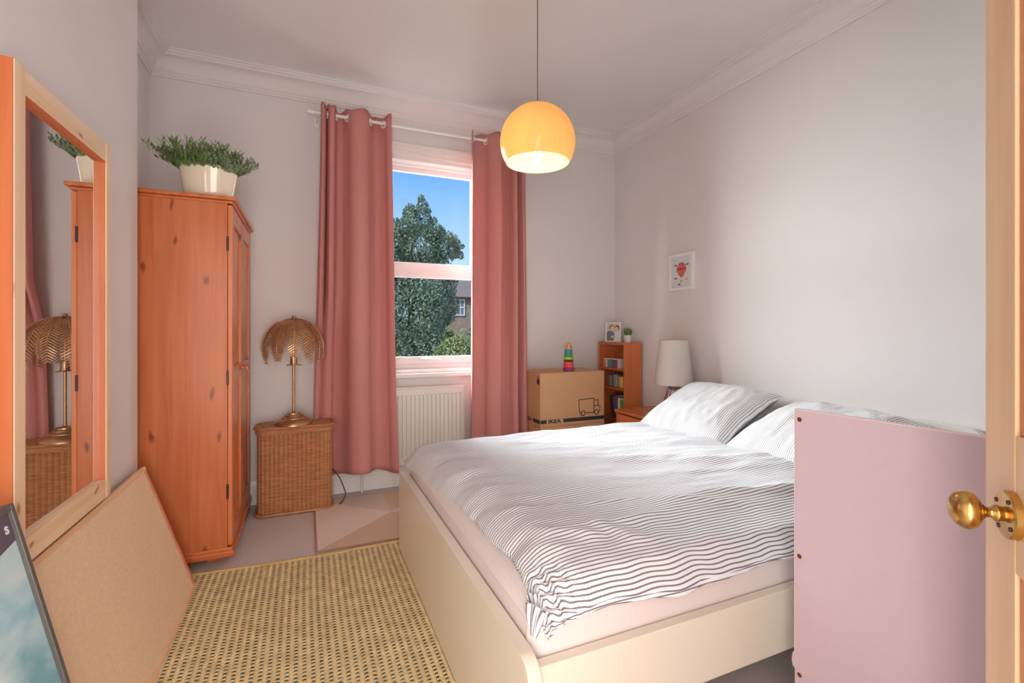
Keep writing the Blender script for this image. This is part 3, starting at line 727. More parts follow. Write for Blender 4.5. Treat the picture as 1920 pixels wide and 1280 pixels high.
for q in range(5): frond(q * 2 * PI / 5 + .35, .130, .215, .640, 50 + q, .044)
bm = bmesh.new(); tube(bm, catmull([(lx + .05, ly + .085, lz + .006), (lx + .06, hy1 + .004, lz + .014), (lx + .07, hy1 + .018, lz - .03), (lx + .10, hy1 + .018, .35), (hx1 - .02, hy1 + .014, .22), (hx1 + .035, ly + .04, .17), (hx1 + .06, ly - .0, .12), (hx1 + .075, ly - .03, .07), (hx1 + .06, ly - .035, .03), (hx1 + .03, ly - .04, .006), (hx1 + .02, ly - .03, .006)], 60), .0032, 6)
obj('power_cable', bm, 'cable', fl, smooth='all')

# ------------------------------------------------------------------ rugs
rg = thing('rug', 'flat beige rug with tone on tone triangles beside the bed', 'rug', (.65, 3.0, 0))
rx0_, rx1_, ry0_, ry1_ = .042, 1.35, 2.617, 3.395
obj('backing', B(rx0_, rx1_, ry0_, ry1_, .0005, .008, .002), flat('rug_edge', (176, 138, 112), .95), rg)
RC = [mat('rug_tan', (210, 182, 158), .95, spec=.1, noise_amt=.06, noise_scale=150), mat('rug_light', (226, 208, 196), .95, spec=.1, noise_amt=.06, noise_scale=150), mat('rug_grey', (212, 195, 182), .95, spec=.1, noise_amt=.06, noise_scale=150)]
nx, ny = 3, 2; gx = (rx1_ - rx0_ - .02) / nx; gy = (ry1_ - ry0_ - .02) / ny
pat = [(0, 1), (1, 2), (0, 2), (1, 0), (2, 1)]
for i in range(nx):
    for j in range(ny):
        a = (rx0_ + .01 + i * gx, ry0_ + .01 + j * gy); b_ = (a[0] + gx, a[1]); c_ = (a[0] + gx, a[1] + gy); d_ = (a[0], a[1] + gy)
        tris = ((a, b_, d_), (b_, c_, d_)) if (i + j) % 2 else ((a, b_, c_), (a, c_, d_))
        for q, tr in enumerate(tris):
            bm = bmesh.new(); prism(bm, [(p[0], p[1], .0078) for p in tr], (0, 0, .0016)); obj('pile_triangle', bm, RC[pat[(i * 2 + j) % 5][q]], rg)

MTX0, MTX1, MTY0, MTY1 = -.512, .56, .55, 2.61
mt = thing('straw_mat', 'large woven straw floor mat between the pinboard and the bed', 'mat', (0, 1.6, 0))
def mat_z(x, y):
    return .004 + .010 * math.exp(-((x - .19 - .05 * (y - 1.7)) / .022) ** 2) * (0.5 + .5 * nz(y * 2, 3)) + .0025 * (1 + nz(x * 4, y * 4))
def mat_warp(x, y):
    bow = -.03 * math.sin((x - MTX0) / (MTX1 - MTX0) * PI) + (x - MTX0) * -.02
    return Vector((x + .008 * nz(y * 1.5, 9), y + bow * max(0, (y - 1.2)) / 1.4 + .004 * nz(x * 5, 2), mat_z(x, y)))
bm = bmesh.new(); grid(bm, lambda u, v: mat_warp(MTX0 + u * (MTX1 - MTX0), MTY0 + v * (MTY1 - MTY0)) + Vector((0, 0, -.002)), 60, 60); obj('mat_base', bm, 'straw_gap', mt, smooth='all')
cw, rh = .0268, .0185
ncols = int((MTX1 - MTX0) / cw); nrows = int((MTY1 - MTY0) / rh)
for c in range(ncols):
    bm = bmesh.new(); xa = MTX0 + c * cw; rnd = random.Random(c)
    for rI in range(nrows):
        ya = MTY0 + rI * rh; sk = .004
        def P(fx, fy, dz=0): 
            v = mat_warp(xa + fx * cw, ya + fy * rh + sk * fx); v.z += dz; return bm.verts.new(v)
        # straw cord running along the column
        a = [P(-.02, 0, -.001), P(.14, 0, .0042), P(.40, 0, .0042), P(.56, 0, -.001)]; b2 = [P(-.02, 1.02, -.001), P(.14, 1.02, .0042), P(.40, 1.02, .0042), P(.56, 1.02, -.001)]
        for q in range(3): bm.faces.new((a[q], a[q + 1], b2[q + 1], b2[q]))
        # cross straw bridging to the next cord, a gap left beside it
        g = .66 + rnd.uniform(-.10, .10)
        a = [P(.45, .0, .0015), P(.72, .0, .0036), P(1.02, .0, .0015)]; m2 = [P(.45, g / 2, .0022), P(.72, g / 2, .0044), P(1.02, g / 2, .0022)]; b2 = [P(.45, g, .0012), P(.72, g, .0030), P(1.02, g, .0012)]
        for q in range(2):
            bm.faces.new((a[q], a[q + 1], m2[q + 1], m2[q])); bm.faces.new((m2[q], m2[q + 1], b2[q + 1], b2[q]))
    obj('straw_column', bm, 'straw', mt, smooth='all')
def edge(name, f, n):
    bm = bmesh.new(); tube(bm, [f(i / n) + Vector((0, 0, .001)) for i in range(n + 1)], .007, 6); obj(name, bm, 'straw_edge', mt, smooth='all')
edge('bound_edge', lambda t: mat_warp(MTX0 + t * (MTX1 - MTX0), MTY1), 40)
edge('bound_edge', lambda t: mat_warp(MTX1, MTY0 + t * (MTY1 - MTY0)), 60)
edge('bound_edge', lambda t: mat_warp(MTX0, MTY0 + t * (MTY1 - MTY0)), 60)

# ------------------------------------------------------------------ bed
BX0, BX1, BY0, BY1, FH = .440, 2.508, .925, 2.492, .418
bed = thing('bed', 'cream double bed frame with a low rounded footboard and white headboard', 'bed', (1.47, 1.7, 0))
def slab(x0, x1, y0, y1, z0, z1, r, both=True):
    """upright board with rounded upper corners, lying in the y-z plane"""
    bm = bmesh.new(); pts = [(y0, z0), (y1, z0)]
    for i in range(9): a = i / 8 * PI / 2; pts.append((y1 - r + r * math.cos(a), z1 - r + r * math.sin(a)))
    for i in range(9): a = PI / 2 + i / 8 * PI / 2; pts.append((y0 + r + r * math.cos(a), z1 - r + r * math.sin(a)))
    prism(bm, [(x0, y, z) for y, z in pts], (x1 - x0, 0, 0))
    es = [e for e in bm.edges if all(abs(v.co.x - x0) < 1e-6 for v in e.verts) or all(abs(v.co.x - x1) < 1e-6 for v in e.verts)]
    bmesh.ops.bevel(bm, geom=es, offset=.003, segments=2, profile=.5, affect='EDGES')
    return bm
obj('footboard', slab(BX0, BX0 + .033, BY0, BY1, .012, FH, .05), 'cream', bed, smooth='weighted')
obj('headboard', slab(BX1 - .035, BX1, BY0 + .062, BY1, 0, .742, .05), 'white_lacquer', bed, smooth='weighted')
obj('side_rail', B(BX0 + .033, BX1 - .035, BY0 + .022, BY0 + .052, .215, .392, .003), 'cream', bed)
obj('side_rail', B(BX0 + .033, BX1 - .035, BY1 - .05, BY1 - .02, .215, .392, .003), 'cream', bed)
obj('centre_beam', B(BX0 + .033, BX1 - .035, 1.68, 1.74, .22, .27), flat('bed_beam', (150, 140, 130)), bed)
for i in range(14):
    x = BX0 + .09 + i * .14; obj('slat', B(x, x + .07, BY0 + .052, BY1 - .05, .27, .288), flat('slat_wood', (214, 188, 150)), bed)
bm = bmesh.new(); box(bm, BX0 + .002, BX0 + .028, BY1 - .14, BY1 - .10, .0, .012); box(bm, BX0 + .002, BX0 + .028, BY0 + .06, BY0 + .1, 0, .012); obj('glide', bm, 'dark', bed)

mx0, mx1, my0_, my1_, mzb, mzt = BX0 + .036, BX1 - .04, BY0 + .056, BY1 - .052, .288, .500
bm = bmesh.new(); box(bm, mx0, mx1, my0_, my1_, mzb, mzt, .045, 5); bmesh.ops.subdivide_edges(bm, edges=bm.edges[:], cuts=6, use_grid_fill=True)
for v in bm.verts:
    if v.co.z > mzb + .05:
        v.co.z += .006 * nz(v.co.x * 5, v.co.y * 5, 1); v.co.y += .004 * nz(v.co.x * 9, v.co.z * 14, 4) if abs(v.co.y - my0_) > .002 else 0
    if v.co.x < mx0 + .04: v.co.x += .004 * (nz(v.co.y * 9, v.co.z * 12, 8) - .2) if v.co.x > mx0 + .001 else .003
mtr = obj('mattress', bm, 'sheet', loc=((mx0 + mx1) / 2, 1.7, mzb), smooth='all')
tag(mtr, 'deep mattress in a pale fitted sheet showing below the striped duvet', 'mattress')

# duvet: closed quilt lying over the mattress, foot end and near side just rolling over the edges
DX0, DX1, DY0, DY1 = .478, 1.985, .955, 2.475
def fold(x, y):
    # long folds running down the bed on the near half, gathering towards the pillows
    q = y + .22 * (x - 1.2) + .05 * nz(x * 1.6, y * 1.6, 2)
    h = .030 * noise.ridged_multi_fractal(Vector((x * .9 + 3, q * 4.2, .3)), 1.0, 2.1, 2, .9, 2.0) * (0.35 + .65 * max(0, min(1, (2.1 - y) / .9)))
    h += .013 * nz(x * 2.0, y * 2.4, 7) + .006 * nz(x * 5.5 + y * 2, y * 9, 1) + .0035 * nz(x * 9, y * 22, 3)
    # cross creases along the foot edge
    ft = max(0, 1 - (x - DX0) / .30); h += .010 * ft * nz(x * 4, y * 17 + x * 6, 5)
    # crumpled knot near the front corner of the cover
    h += .020 * math.exp(-(((x - .83) / .13) ** 2 + ((y - 1.12) / .09) ** 2)) * nz(x * 16, y * 16, 6)
    return h - .014
def duvet_pt(u, v, top):
    x = DX0 + u * (DX1 - DX0); y = DY0 + v * (DY1 - DY0)
    ef = min(1, u * (DX1 - DX0) / .16); en = min(1, v * (DY1 - DY0) / .42); eb = min(1, (1 - v) * (DY1 - DY0) / .12); eh = min(1, (1 - u) * (DX1 - DX0) / .10)
    s = lambda a: math.sin(max(0, min(1, a)) * PI / 2)
    edge_ = (s(ef) ** .8) * (s(en) ** .9) * (s(eb) ** .8) * (s(eh) ** .8)
    th = .010 + .068 * edge_
    # plan outline wanders: foot edge in a little halfway, hem wavy
    wob = (1 - ef) * (.028 * math.sin(v * 4.2 + .5) + .014 * nz(v * 9, 2) + .008 * nz(v * 26, 5)) + (1 - en) * 0
    xx = x + wob + (1 - ef) * .012
    yy = y + (1 - en) * (.018 * nz(u * 5, 1) + .010 * nz(u * 17, 4)) * (0 if en >= 1 else 1)
    # near edge sinks over the mattress edge, foot edge droops
    zb = .502
    over_n = max(0, (my0_ + .035 - yy)); over_f = max(0, (mx0 + .045 - xx))
    zb -= .55 * over_n + .8 * over_f
    zz = zb + (th + fold(x, y) * (.25 + .75 * edge_) if top else .002)
    # the near foot corner is pulled down and twisted
    cn = max(0, 1 - math.hypot((xx - .50) / .12, (yy - 1.02) / .11))
    if cn > 0:
        zz -= .022 * cn; xx -= .010 * cn; yy += .012 * math.sin(xx * 160) * cn; zz += .012 * math.sin(yy * 210 + xx * 90) * cn * (1 if top else 0)
    return Vector((xx, yy, zz))
bm = bmesh.new(); NU, NV = 210, 215
PT = [[duvet_pt(i / NU, j / NV, True) for j in range(NV + 1)] for i in range(NU + 1)]
AL = []
for row in PT:
    j0 = NV // 2; acc = [0.0] * (NV + 1)
    for j in range(j0 + 1, NV + 1): acc[j] = acc[j - 1] + (row[j] - row[j - 1]).length
    for j in range(j0 - 1, -1, -1): acc[j] = acc[j + 1] - (row[j] - row[j + 1]).length
    AL.append(acc)
# lengths smoothed along the bed so that the woven stripes stay straight in the cloth
AL = [[sum(AL[max(0, min(NU, i + k))][j] for k in range(-12, 13)) / 25 for j in range(NV + 1)] for i in range(NU + 1)]
uvf = lambda u, v: (u * (DX1 - DX0), AL[int(round(u * NU))][int(round(v * NV))])
A = grid(bm, lambda u, v: duvet_pt(u, v, True), NU, NV, uvf); Bq = grid(bm, lambda u, v: duvet_pt(u, v, False), 30, 30, uvf)
# stitch the rim with a skirt that follows both edges
uvl = bm.loops.layers.uv.verify()
def skirt_(top, side):
    n = len(top) - 1
    for i in range(n):
        f = bm.faces.new((top[i], top[i + 1], side[i + 1], side[i]))
        for l in f.loops:
            l[uvl].uv = (l.vert.co.x - DX0, l.vert.co.y - DY0 - (.012 if l.vert in (side[i], side[i + 1]) else 0))
for vs in ([A[i][0] for i in range(NU + 1)], [A[i][NV] for i in range(NU + 1)], A[0], A[NU]):
    low = [bm.verts.new((v.co.x + (.004 if vs is A[0] else 0), v.co.y, v.co.z - .012)) for v in vs]; skirt_(list(vs), low)
dv = obj('duvet', bm, 'ticking', loc=(1.2, 1.7, .5), smooth='all')
tag(dv, 'crumpled white duvet with thin grey ticking stripes spread over the mattress', 'duvet')

# gathered corner of the cover
bm = bmesh.new()
def knot(u, v):
    a = u * 2 * PI; r = (.026 + .008 * math.sin(5 * a + 2 * v)) * (1 - .75 * v) ** .8; 
    c = Vector((.492 - .010 * v, 1.005 - .018 * v, .505 - .065 * v))
    return c + Vector((r * math.cos(a) * .6, r * math.sin(a) * 1.2, r * math.sin(a * 2) * .35))
grid(bm, knot, 48, 16, lambda u, v: (u * .2, u * .16 + v * .02))
co = obj('gathered_corner', bm, 'ticking', dv, world=False, smooth='all'); co.location = (-1.2, -1.7, -.5)

def pillow(label, c, lx_, ly_, th, tilt, yaw, roll, seed):
    """soft cushion: local x = short side (up the tilt), local y = long side"""
    Mx = Matrix.Translation(c) @ Matrix.Rotation(yaw, 4, 'Z') @ Matrix.Rotation(-tilt, 4, 'Y') @ Matrix.Rotation(roll, 4, 'X')
    bm = bmesh.new()
    def side(sg):
        def fn(u, v):
            a, b = u * 2 - 1, v * 2 - 1
            e = max(0, (1 - abs(a) ** 2.6)) ** .55 * max(0, (1 - abs(b) ** 2.8)) ** .55
            pin = 1 - .045 * (1 - abs(b) ** 2) * (abs(a) ** 6) ; pinb = 1 - .05 * (1 - abs(a) ** 2) * (abs(b) ** 6)
            z = sg * th * .5 * e
            if sg > 0: z += e * (.012 * nz(a * 2 + seed, b * 2) + .006 * nz(a * 5, b * 9 + seed)) + .012 * min(1, e * 2) * max(0, nz(a * 2.2 + b * 1.2, b * 6 + seed * 3)) 
            z -= .012 * (abs(a) ** 4 + abs(b) ** 4) * .5
            return Mx @ Vector((a * lx_ / 2 * pin, b * ly_ / 2 * pinb, z))
        return fn
    uvf = lambda u, v: (v * ly_ + .004 * nz(u * 6, v * 6, seed), u * lx_)
    grid(bm, side(1), 60, 80, uvf); grid(bm, side(-1), 30, 40, uvf)
    bmesh.ops.remove_doubles(bm, verts=bm.verts, dist=.0006)
    o = obj('pillow', bm, 'ticking_pillow', loc=tuple(c), smooth='all')
    return tag(o, label, 'pillow', 'striped pillows against the headboard')
pillow('striped pillow propped beside the nightstand lamp', Vector((2.13, 2.095, .668)), .56, .62, .19, math.radians(25), math.radians(4), 0, 1.3)
pillow('striped pillow partly hidden behind the pink panel', Vector((2.15, 1.432, .645)), .56, .68, .20, math.radians(21), math.radians(-3), 0, 5.2)

# ------------------------------------------------------------------ pink panel
pk = thing('pink_panel', 'pale pink painted furniture panel with screw holes standing beside the bed', 'panel', (1.178, .85, 0), math.radians(-90) + math.atan2(1.178 - 1.209, .85 - .480) * -1 * -1)
ang = math.atan2(.480 - .85, 1.209 - 1.178); pk.rotation_euler = (0, 0, ang); MW[pk] = Matrix.Translation((1.178, .85, 0)) @ Matrix.Rotation(ang, 4, 'Z')
# local x: from the far edge towards the near one, local y: away from the visible face
pts = [(0, .003), (.46, .003), (.46, .937), (0, .937), (0, .300), (-.006, .296), (-.0085, .275), (-.006, .262), (0, .256)]
bm = bmesh.new(); prism(bm, [(x, 0, z) for x, z in pts], (0, .017, 0)); bd = obj('board', bm, 'pink_panel', pk, world=False)
bm = bmesh.new(); box(bm, -.0006, .46, -.0006, .0176, .937, .9385); box(bm, -.0012, 0, -.0006, .0176, .300, .9385); obj('edging', bm, 'pink_edge', pk, world=False)
MX_ = Matrix.Rotation(PI / 2, 4, 'X')
for hz_ in (.912, .556, .247):
    bm = bmesh.new(); lathe(bm, [(.0078, 0), (.0078, .0006), (.0060, .0010), (.0058, -.004)], (.0125, -.0002, hz_), 20, M4=MX_); hs = obj('hole_rim', bm, flat('hole_rim', (224, 176, 160)), bd, world=False, smooth=True)
    bm = bmesh.new(); lathe(bm, [(0, .0004), (.0059, .0004)], (.0125, -.0002, hz_), 20, M4=MX_); obj('screw_hole', bm, 'hole', bd, world=False)

# ------------------------------------------------------------------ pendant lamp
qx, qy, qz, qr = 1.072, 2.152, 2.088, .190
pe = thing('pendant_lamp', 'amber dome pendant lamp with a lit bulb hanging from the ceiling', 'lamp', (qx, qy, qz))
bm = bmesh.new(); a0 = math.acos(.547 / 1.0)
prof = []
for i in range(30):
    t = PI - a0 - (PI - a0) * i / 29; prof.append((qr * math.sin(t), qr * math.cos(t)))
prof[-1] = (.012, qr * .998)
inn = [(max(.0, r * (1 - .003 / qr)) if i < 29 else .012, z * (1 - .003 / qr) + (.0 if i else 0)) for i, (r, z) in enumerate(prof)]
lathe(bm, prof, (qx, qy, qz), 64); shd = obj('shade', bm, 'amber', pe, smooth='all')
bm = bmesh.new(); lathe(bm, inn, (qx, qy, qz), 64); obj('liner', bm, 'amber_in', shd, smooth='all')
bm = bmesh.new(); tube(bm, [(qx, qy, qz + qr), (qx, qy, ZC - .008)], .0028, 8); obj('cord', bm, 'cord', pe)
bm = bmesh.new(); lathe(bm, [(0, -.010), (.03, -.0095), (.042, -.006), (.045, 0)], (qx, qy, ZC), 24); obj('ceiling_rose', bm, 'gloss_white', pe, smooth=True)
bm = bmesh.new(); lathe(bm, [(0, .0), (.018, 0), (.02, -.01), (.02, -.05), (.016, -.06), (0, -.06)], (qx, qy, qz + .085), 18); tube(bm, [(qx, qy, qz + .08), (qx, qy, qz + qr)], .005, 8); obj('lamp_holder', bm, 'gloss_white', pe, smooth=True)
bm = bmesh.new(); lathe(bm, [(.012, .06), (.017, .05), (.0195, .035), (.0195, -.045), (.013, -.062), (.006, -.072), (0, -.074)], (qx, qy, qz - .036), 18); obj('bulb', bm, 'bulb', pe, smooth='all')

# ------------------------------------------------------------------ cardboard boxes, stacking toy
CX0, CX1, CY0, CY1 = 1.577, 2.137, 3.122, 3.452
def carton(name, label, z0, z1, dx, full):
    x0, x1, y0, y1 = CX0 + dx, CX1 + dx, CY0, CY1
    c = thing(name, label, 'box', ((x0 + x1) / 2, (y0 + y1) / 2, z0))
    bm = bmesh.new(); box(bm, x0, x1, y0, y1, z0 + .001, z1 - .006, .002, 1); bo = obj('carton_body', bm, 'cardboard', c)
    ymid = (y0 + y1) / 2
    for a, b in ((y0, ymid - .0015), (ymid + .0015, y1)):
        obj('flap', B(x0, x1, a, b, z1 - .0055, z1 - .0005, .001, 1), 'cardboard', c)
    # printed band with the maker's lettering on front and side
    bz0, bz1 = z0 + .024, z0 + .052; e_ = .0006
    for a, b in ((.003, .052), (.195, x1 - x0 - .003)): obj('printed_band', B(x0 + a, x0 + b, y0 - e_, y0, bz0, bz1), 'print_black', bo)
    bm = text_bm('IKEA', .038, .0003, .0016, 1.30, 1.04); bmesh.ops.translate(bm, vec=(x0 + .066, y0 - .0003, bz0 + .001), verts=bm.verts); obj('lettering', bm, 'print_black', bo)
    for a, b in ((.003, .12), (.255, y1 - y0 - .003)): obj('printed_band', B(x0 - e_, x0, y0 + a, y0 + b, bz0, bz1), 'print_black', bo)
    bm = text_bm('IKEA', .038, .0003, .0016, 1.30, 1.04); bmesh.ops.transform(bm, matrix=Matrix.Translation((x0 - .0003, y0 + .248, bz0 + .001)) @ Matrix.Rotation(-PI / 2, 4, 'Z'), verts=bm.verts); obj('lettering', bm, 'print_black', bo)
    bm = bmesh.new(); box(bm, x0 - e_, x0, y0 + .012, y0 + .052, z1 - .085, z1 - .045)
    prism(bm, [(x0 - e_, y0 + .018, z1 - .04), (x0 - e_, y0 + .046, z1 - .04), (x0 - e_, y0 + .032, z1 - .022)], (e_, 0, 0)); obj('handling_symbol', bm, 'print_black', bo)
    # truck drawn in outline
    bm = bmesh.new(); lw = .0060
    def seg(p, q):
        p = Vector((x0 + p[0], 0, z0 + p[1])); q = Vector((x0 + q[0], 0, z0 + q[1])); d = (q - p).normalized() * lw * .5; nn = Vector((-d.z, 0, d.x))
        prism(bm, [(v.x, y0 - e_, v.z) for v in (p - d - nn, q + d - nn, q + d + nn, p - d + nn)], (0, e_, 0))
    def ring(cx, cz, r):
        for i in range(16):
            a, b = 2 * PI * i / 16, 2 * PI * (i + 1) / 16
            seg((cx + r * math.cos(a), cz + r * math.sin(a)), (cx + r * math.cos(b), cz + r * math.sin(b)))
    for p, q in (((.335, .085), (.325 + .005, .185)), ((.330, .185), (.465, .190)), ((.465, .190), (.465, .082)), ((.465, .175), (.505, .177)), ((.505, .177), (.505, .133)), ((.465, .131), (.508, .133)), ((.508, .133), (.520, .120)), ((.520, .120), (.518, .084)), ((.518, .084), (.508, .083)), ((.335, .085), (.348, .083)), ((.386, .082), (.468, .080))): seg(p, q)
    ring(.367, .080, .018); ring(.488, .082, .018)
    obj('truck_drawing', bm, 'print_black', bo)
    return c
carton('cardboard_box', 'printed cardboard moving box with a toy on its lid', .418, .818, 0, True)
carton('cardboard_box', 'cardboard moving box underneath another box by the curtain', .0, .418, .004, True)

tx, ty, tz = 1.862, 3.20, .8185
toy = thing('stacking_toy', 'rainbow stacking ring toy with a wooden top on the box', 'toy', (tx, ty, tz))
z = tz; rr_ = .043
for nm, c, hh in (('ring', (150, 62, 110), .026), ('ring', (222, 66, 96), .022), ('ring', (226, 92, 50), .024), ('ring', (70, 46, 42), .016), ('ring', (176, 204, 70), .020), ('ring', (70, 150, 84), .024), ('ring', (60, 144, 150), .034)):
    r0 = .043 - (z - tz) * .095; bm = bmesh.new(); b_ = .004
    lathe(bm, [(0, 0), (r0 - b_, 0), (r0, b_), (r0 - .001, hh - b_), (r0 - b_, hh), (0, hh)], (tx, ty, z), 28); obj(nm, bm, flat('toy_%d_%d' % (c[0], c[1]), c, .45), toy, smooth=True); z += hh
bm = bmesh.new(); lathe(bm, [(0, 0), (.022, 0), (.023, .01), (.022, .03), (.016, .046), (.006, .053), (0, .054)], (tx, ty, z), 24); hd = obj('wooden_head', bm, flat('toy_wood', (222, 160, 104), .5), toy, smooth=True)
bm = bmesh.new(); lathe(bm, [(0, .002), (.004, .001), (.005, 0)], (tx + .008, ty - .0215, z + .022), 10, M4=MX_); obj('eye', bm, 'dark', hd)

# ------------------------------------------------------------------ bookcase with books, frame and grass pot
KX0, KX1, KY0, KY1, KZ1 = 2.332, 2.500, 3.122, 3.500, 1.032
bk = thing('bookcase', 'narrow orange wooden bookcase with open shelves in the corner', 'bookcase', (KX1, (KY0 + KY1) / 2, 0))
th_ = .017
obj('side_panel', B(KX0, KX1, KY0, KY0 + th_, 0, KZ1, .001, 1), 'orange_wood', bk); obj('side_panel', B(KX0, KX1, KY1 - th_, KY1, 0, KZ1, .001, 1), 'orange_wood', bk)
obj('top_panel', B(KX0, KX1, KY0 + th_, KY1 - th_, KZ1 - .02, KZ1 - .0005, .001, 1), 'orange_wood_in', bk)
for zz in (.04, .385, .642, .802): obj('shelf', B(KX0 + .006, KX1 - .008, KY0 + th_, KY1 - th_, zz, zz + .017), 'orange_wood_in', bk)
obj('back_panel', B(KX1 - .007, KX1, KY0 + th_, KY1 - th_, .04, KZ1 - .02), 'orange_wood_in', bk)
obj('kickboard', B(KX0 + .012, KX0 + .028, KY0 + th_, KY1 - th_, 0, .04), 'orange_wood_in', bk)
def book(label, y0, y1, z0, h, depth, c, lean=0.0, x0=None):
    xa = KX0 + .02 if x0 is None else x0
    b = thing('book', label, 'book', (xa, (y0 + y1) / 2, z0), group='books in the narrow bookcase'); MW[b] = Matrix.Identity(4)
    Rl = Matrix.Translation((0, 0, 0)) @ Matrix.Rotation(lean, 4, 'X'); hw = (y1 - y0) / 2
    def put(nm, bm, m): 
        bmesh.ops.transform(bm, matrix=Rl, verts=bm.verts); obj(nm, bm, m, b, world=False)
    bm = bmesh.new(); box(bm, 0, depth, -hw, -hw + .002, 0, h); box(bm, 0, depth, hw - .002, hw, 0, h); box(bm, 0, .002, -hw + .002, hw - .002, 0, h); put('cover', bm, flat('book_%d_%d_%d' % c, c, .5))
    put('pages', B(.0021, depth - .004, -hw + .0021, hw - .0021, .003, h - .003), flat('book_pages', (236, 228, 214), .8))
top_cols = [((228, 128, 72), 'orange'), ((220, 214, 204), 'cream'), ((120, 150, 128), 'sage green'), ((84, 130, 120), 'teal'), ((96, 84, 128), 'violet'), ((150, 84, 104), 'plum'), ((206, 190, 190), 'pale pink')]
y = KY1 - th_ - .030
for c, nm in top_cols:
    wd_ = .034 if nm != 'cream' else .026; book('small %s book standing on the top shelf of the bookcase' % nm, y - wd_, y, .8195, .062 + .004 * (len(nm) % 2), .11, c); y -= wd_ + .002
# long flat pack lying across them
pk2 = thing('flat_booklet', 'thin white booklet lying across the small books', 'booklet', (2.39, 3.34, .886))
bm = box(bmesh.new(), 2.345, 2.46, 3.20, 3.44, .8865, .8935, .001, 1); obj('cover', bm, flat('booklet', (232, 214, 208)), pk2)
def tubj(label, c, x, y, r, h, z0, lidc):
    t = thing('storage_jar', label, 'jar', (x, y, z0), group='jars on the middle shelf'); bm = bmesh.new(); lathe(bm, [(0, 0), (r * .9, 0), (r, .005), (r, h * .85), (r * .8, h * .92), (0, h * .92)], (x, y, z0), 20); obj('body', bm, flat('jar_%d_%d' % c[:2], c, .3), t, smooth=True)
    bm = bmesh.new(); lathe(bm, [(0, h * .92), (r * .85, h * .92), (r * .85, h), (0, h)], (x, y, z0), 20); obj('lid', bm, flat('jarlid_%d' % lidc[0], lidc, .4), t, smooth=True)
tubj('yellow jar on the middle shelf of the bookcase', (206, 152, 60), 2.385, 3.225, .036, .098, .660, (120, 110, 100))
tubj('grey tin on the middle shelf of the bookcase', (128, 128, 124), 2.385, 3.305, .036, .11, .660, (90, 92, 96))
tubj('brown jar on the middle shelf of the bookcase', (128, 96, 66), 2.39, 3.388, .038, .10, .660, (70, 66, 62))
y = 3.155
for c, nm, h, ln in (((226, 222, 212), 'white', .165, -.12), ((116, 116, 150), 'slate blue', .20, -.16), ((150, 70, 80), 'dark red', .195, -.18), ((90, 100, 140), 'navy', .18, -.2), ((60, 58, 66), 'black', .19, -.22)):
    book('leaning %s picture book on the lower shelf of the bookcase' % nm, y, y + .022, .4025, h, .135, c, ln); y += .034
bc = thing('picture_card', 'white card with a green square propped on the lower shelf', 'card', (2.345, 3.17, .4025)); MW[bc] = Matrix.Identity(4)
bm = bmesh.new(); box(bm, 0, .004, -.028, .062, .002, .175); crd = obj('card', bm, flat('card_white', (236, 232, 222)), bc, world=False)
bm = bmesh.new(); box(bm, -.0006, 0, -.025, .03, .10, .168); obj('green_print', bm, flat('card_green', (96, 158, 84)), crd, world=False)
fx, fy, fz = 2.400, 3.375, KZ1
fr = thing('photo_frame', 'white framed photograph of two people on top of the bookcase', 'photo frame', (fx, fy, fz), math.radians(-40)); MW[fr] = MW[fr]
LT = Matrix.Rotation(math.radians(-13), 4, 'X')
def fput(nm, bm, m, par=None, **k):
    bmesh.ops.transform(bm, matrix=LT, verts=bm.verts); return obj(nm, bm, m, par or fr, world=False, **k)
fw_, fh_ = .128, .172
bm = bmesh.new(); q = .009
box(bm, -fw_ / 2, -fw_ / 2 + q, -.008, .006, 0, fh_, .001, 1); box(bm, fw_ / 2 - q, fw_ / 2, -.008, .006, 0, fh_, .001, 1); box(bm, -fw_ / 2 + q, fw_ / 2 - q, -.008, .006, 0, q, .001, 1); box(bm, -fw_ / 2 + q, fw_ / 2 - q, -.008, .006, fh_ - q, fh_, .001, 1)
fput('frame', bm, 'pot_white')
ph = fput('photo_print', B(-fw_ / 2 + q, fw_ / 2 - q, -.002, .002, q, fh_ - q), flat('photo_ground', (198, 182, 168), .4))
def blob(nm, pts, c, dz): bm = bmesh.new(); prism(bm, [(x, -.0022 - dz, z) for x, z in pts], (0, .0002, 0)); fput(nm, bm, flat('photo_%d_%d' % c[:2], c, .4), ph)
def ell(cx, cz, rx, rz, n=18): return [(cx + rx * math.cos(2 * PI * i / n), cz + rz * math.sin(2 * PI * i / n)) for i in range(n)]
blob('dark_jacket', [(-.054, .010), (.006, .010), (.012, .06), (-.004, .092), (-.030, .098), (-.054, .085)], (96, 106, 122), 0)
blob('light_shirt', [(.004, .010), (.054, .010), (.054, .09), (.036, .1), (.016, .088), (.010, .05)], (206, 212, 222), .0002)
blob('hair', ell(-.014, .126, .021, .024), (132, 98, 74), .0003); blob('face', ell(-.010, .118, .016, .020), (226, 186, 162), .0005)
blob('hair', ell(.032, .124, .020, .023), (84, 74, 70), .0004); blob('face', ell(.027, .113, .015, .019), (222, 180, 156), .0006)
blob('hands', ell(.0, .045, .022, .012), (218, 172, 144), .0008)
bm = bmesh.new(); prism(bm, [(-.015, .006, .03), (.015, .006, .03), (.012, .006, .13), (-.012, .006, .13)], (0, .003, 0)); bmesh.ops.transform(bm, matrix=Matrix.Identity(4), verts=bm.verts); 
bm.free()
bm = bmesh.new(); tube(bm, [(0, .036, .105), (0, .070, .001)], .004, 6); obj('easel_leg', bm, 'dark', fr, world=False)

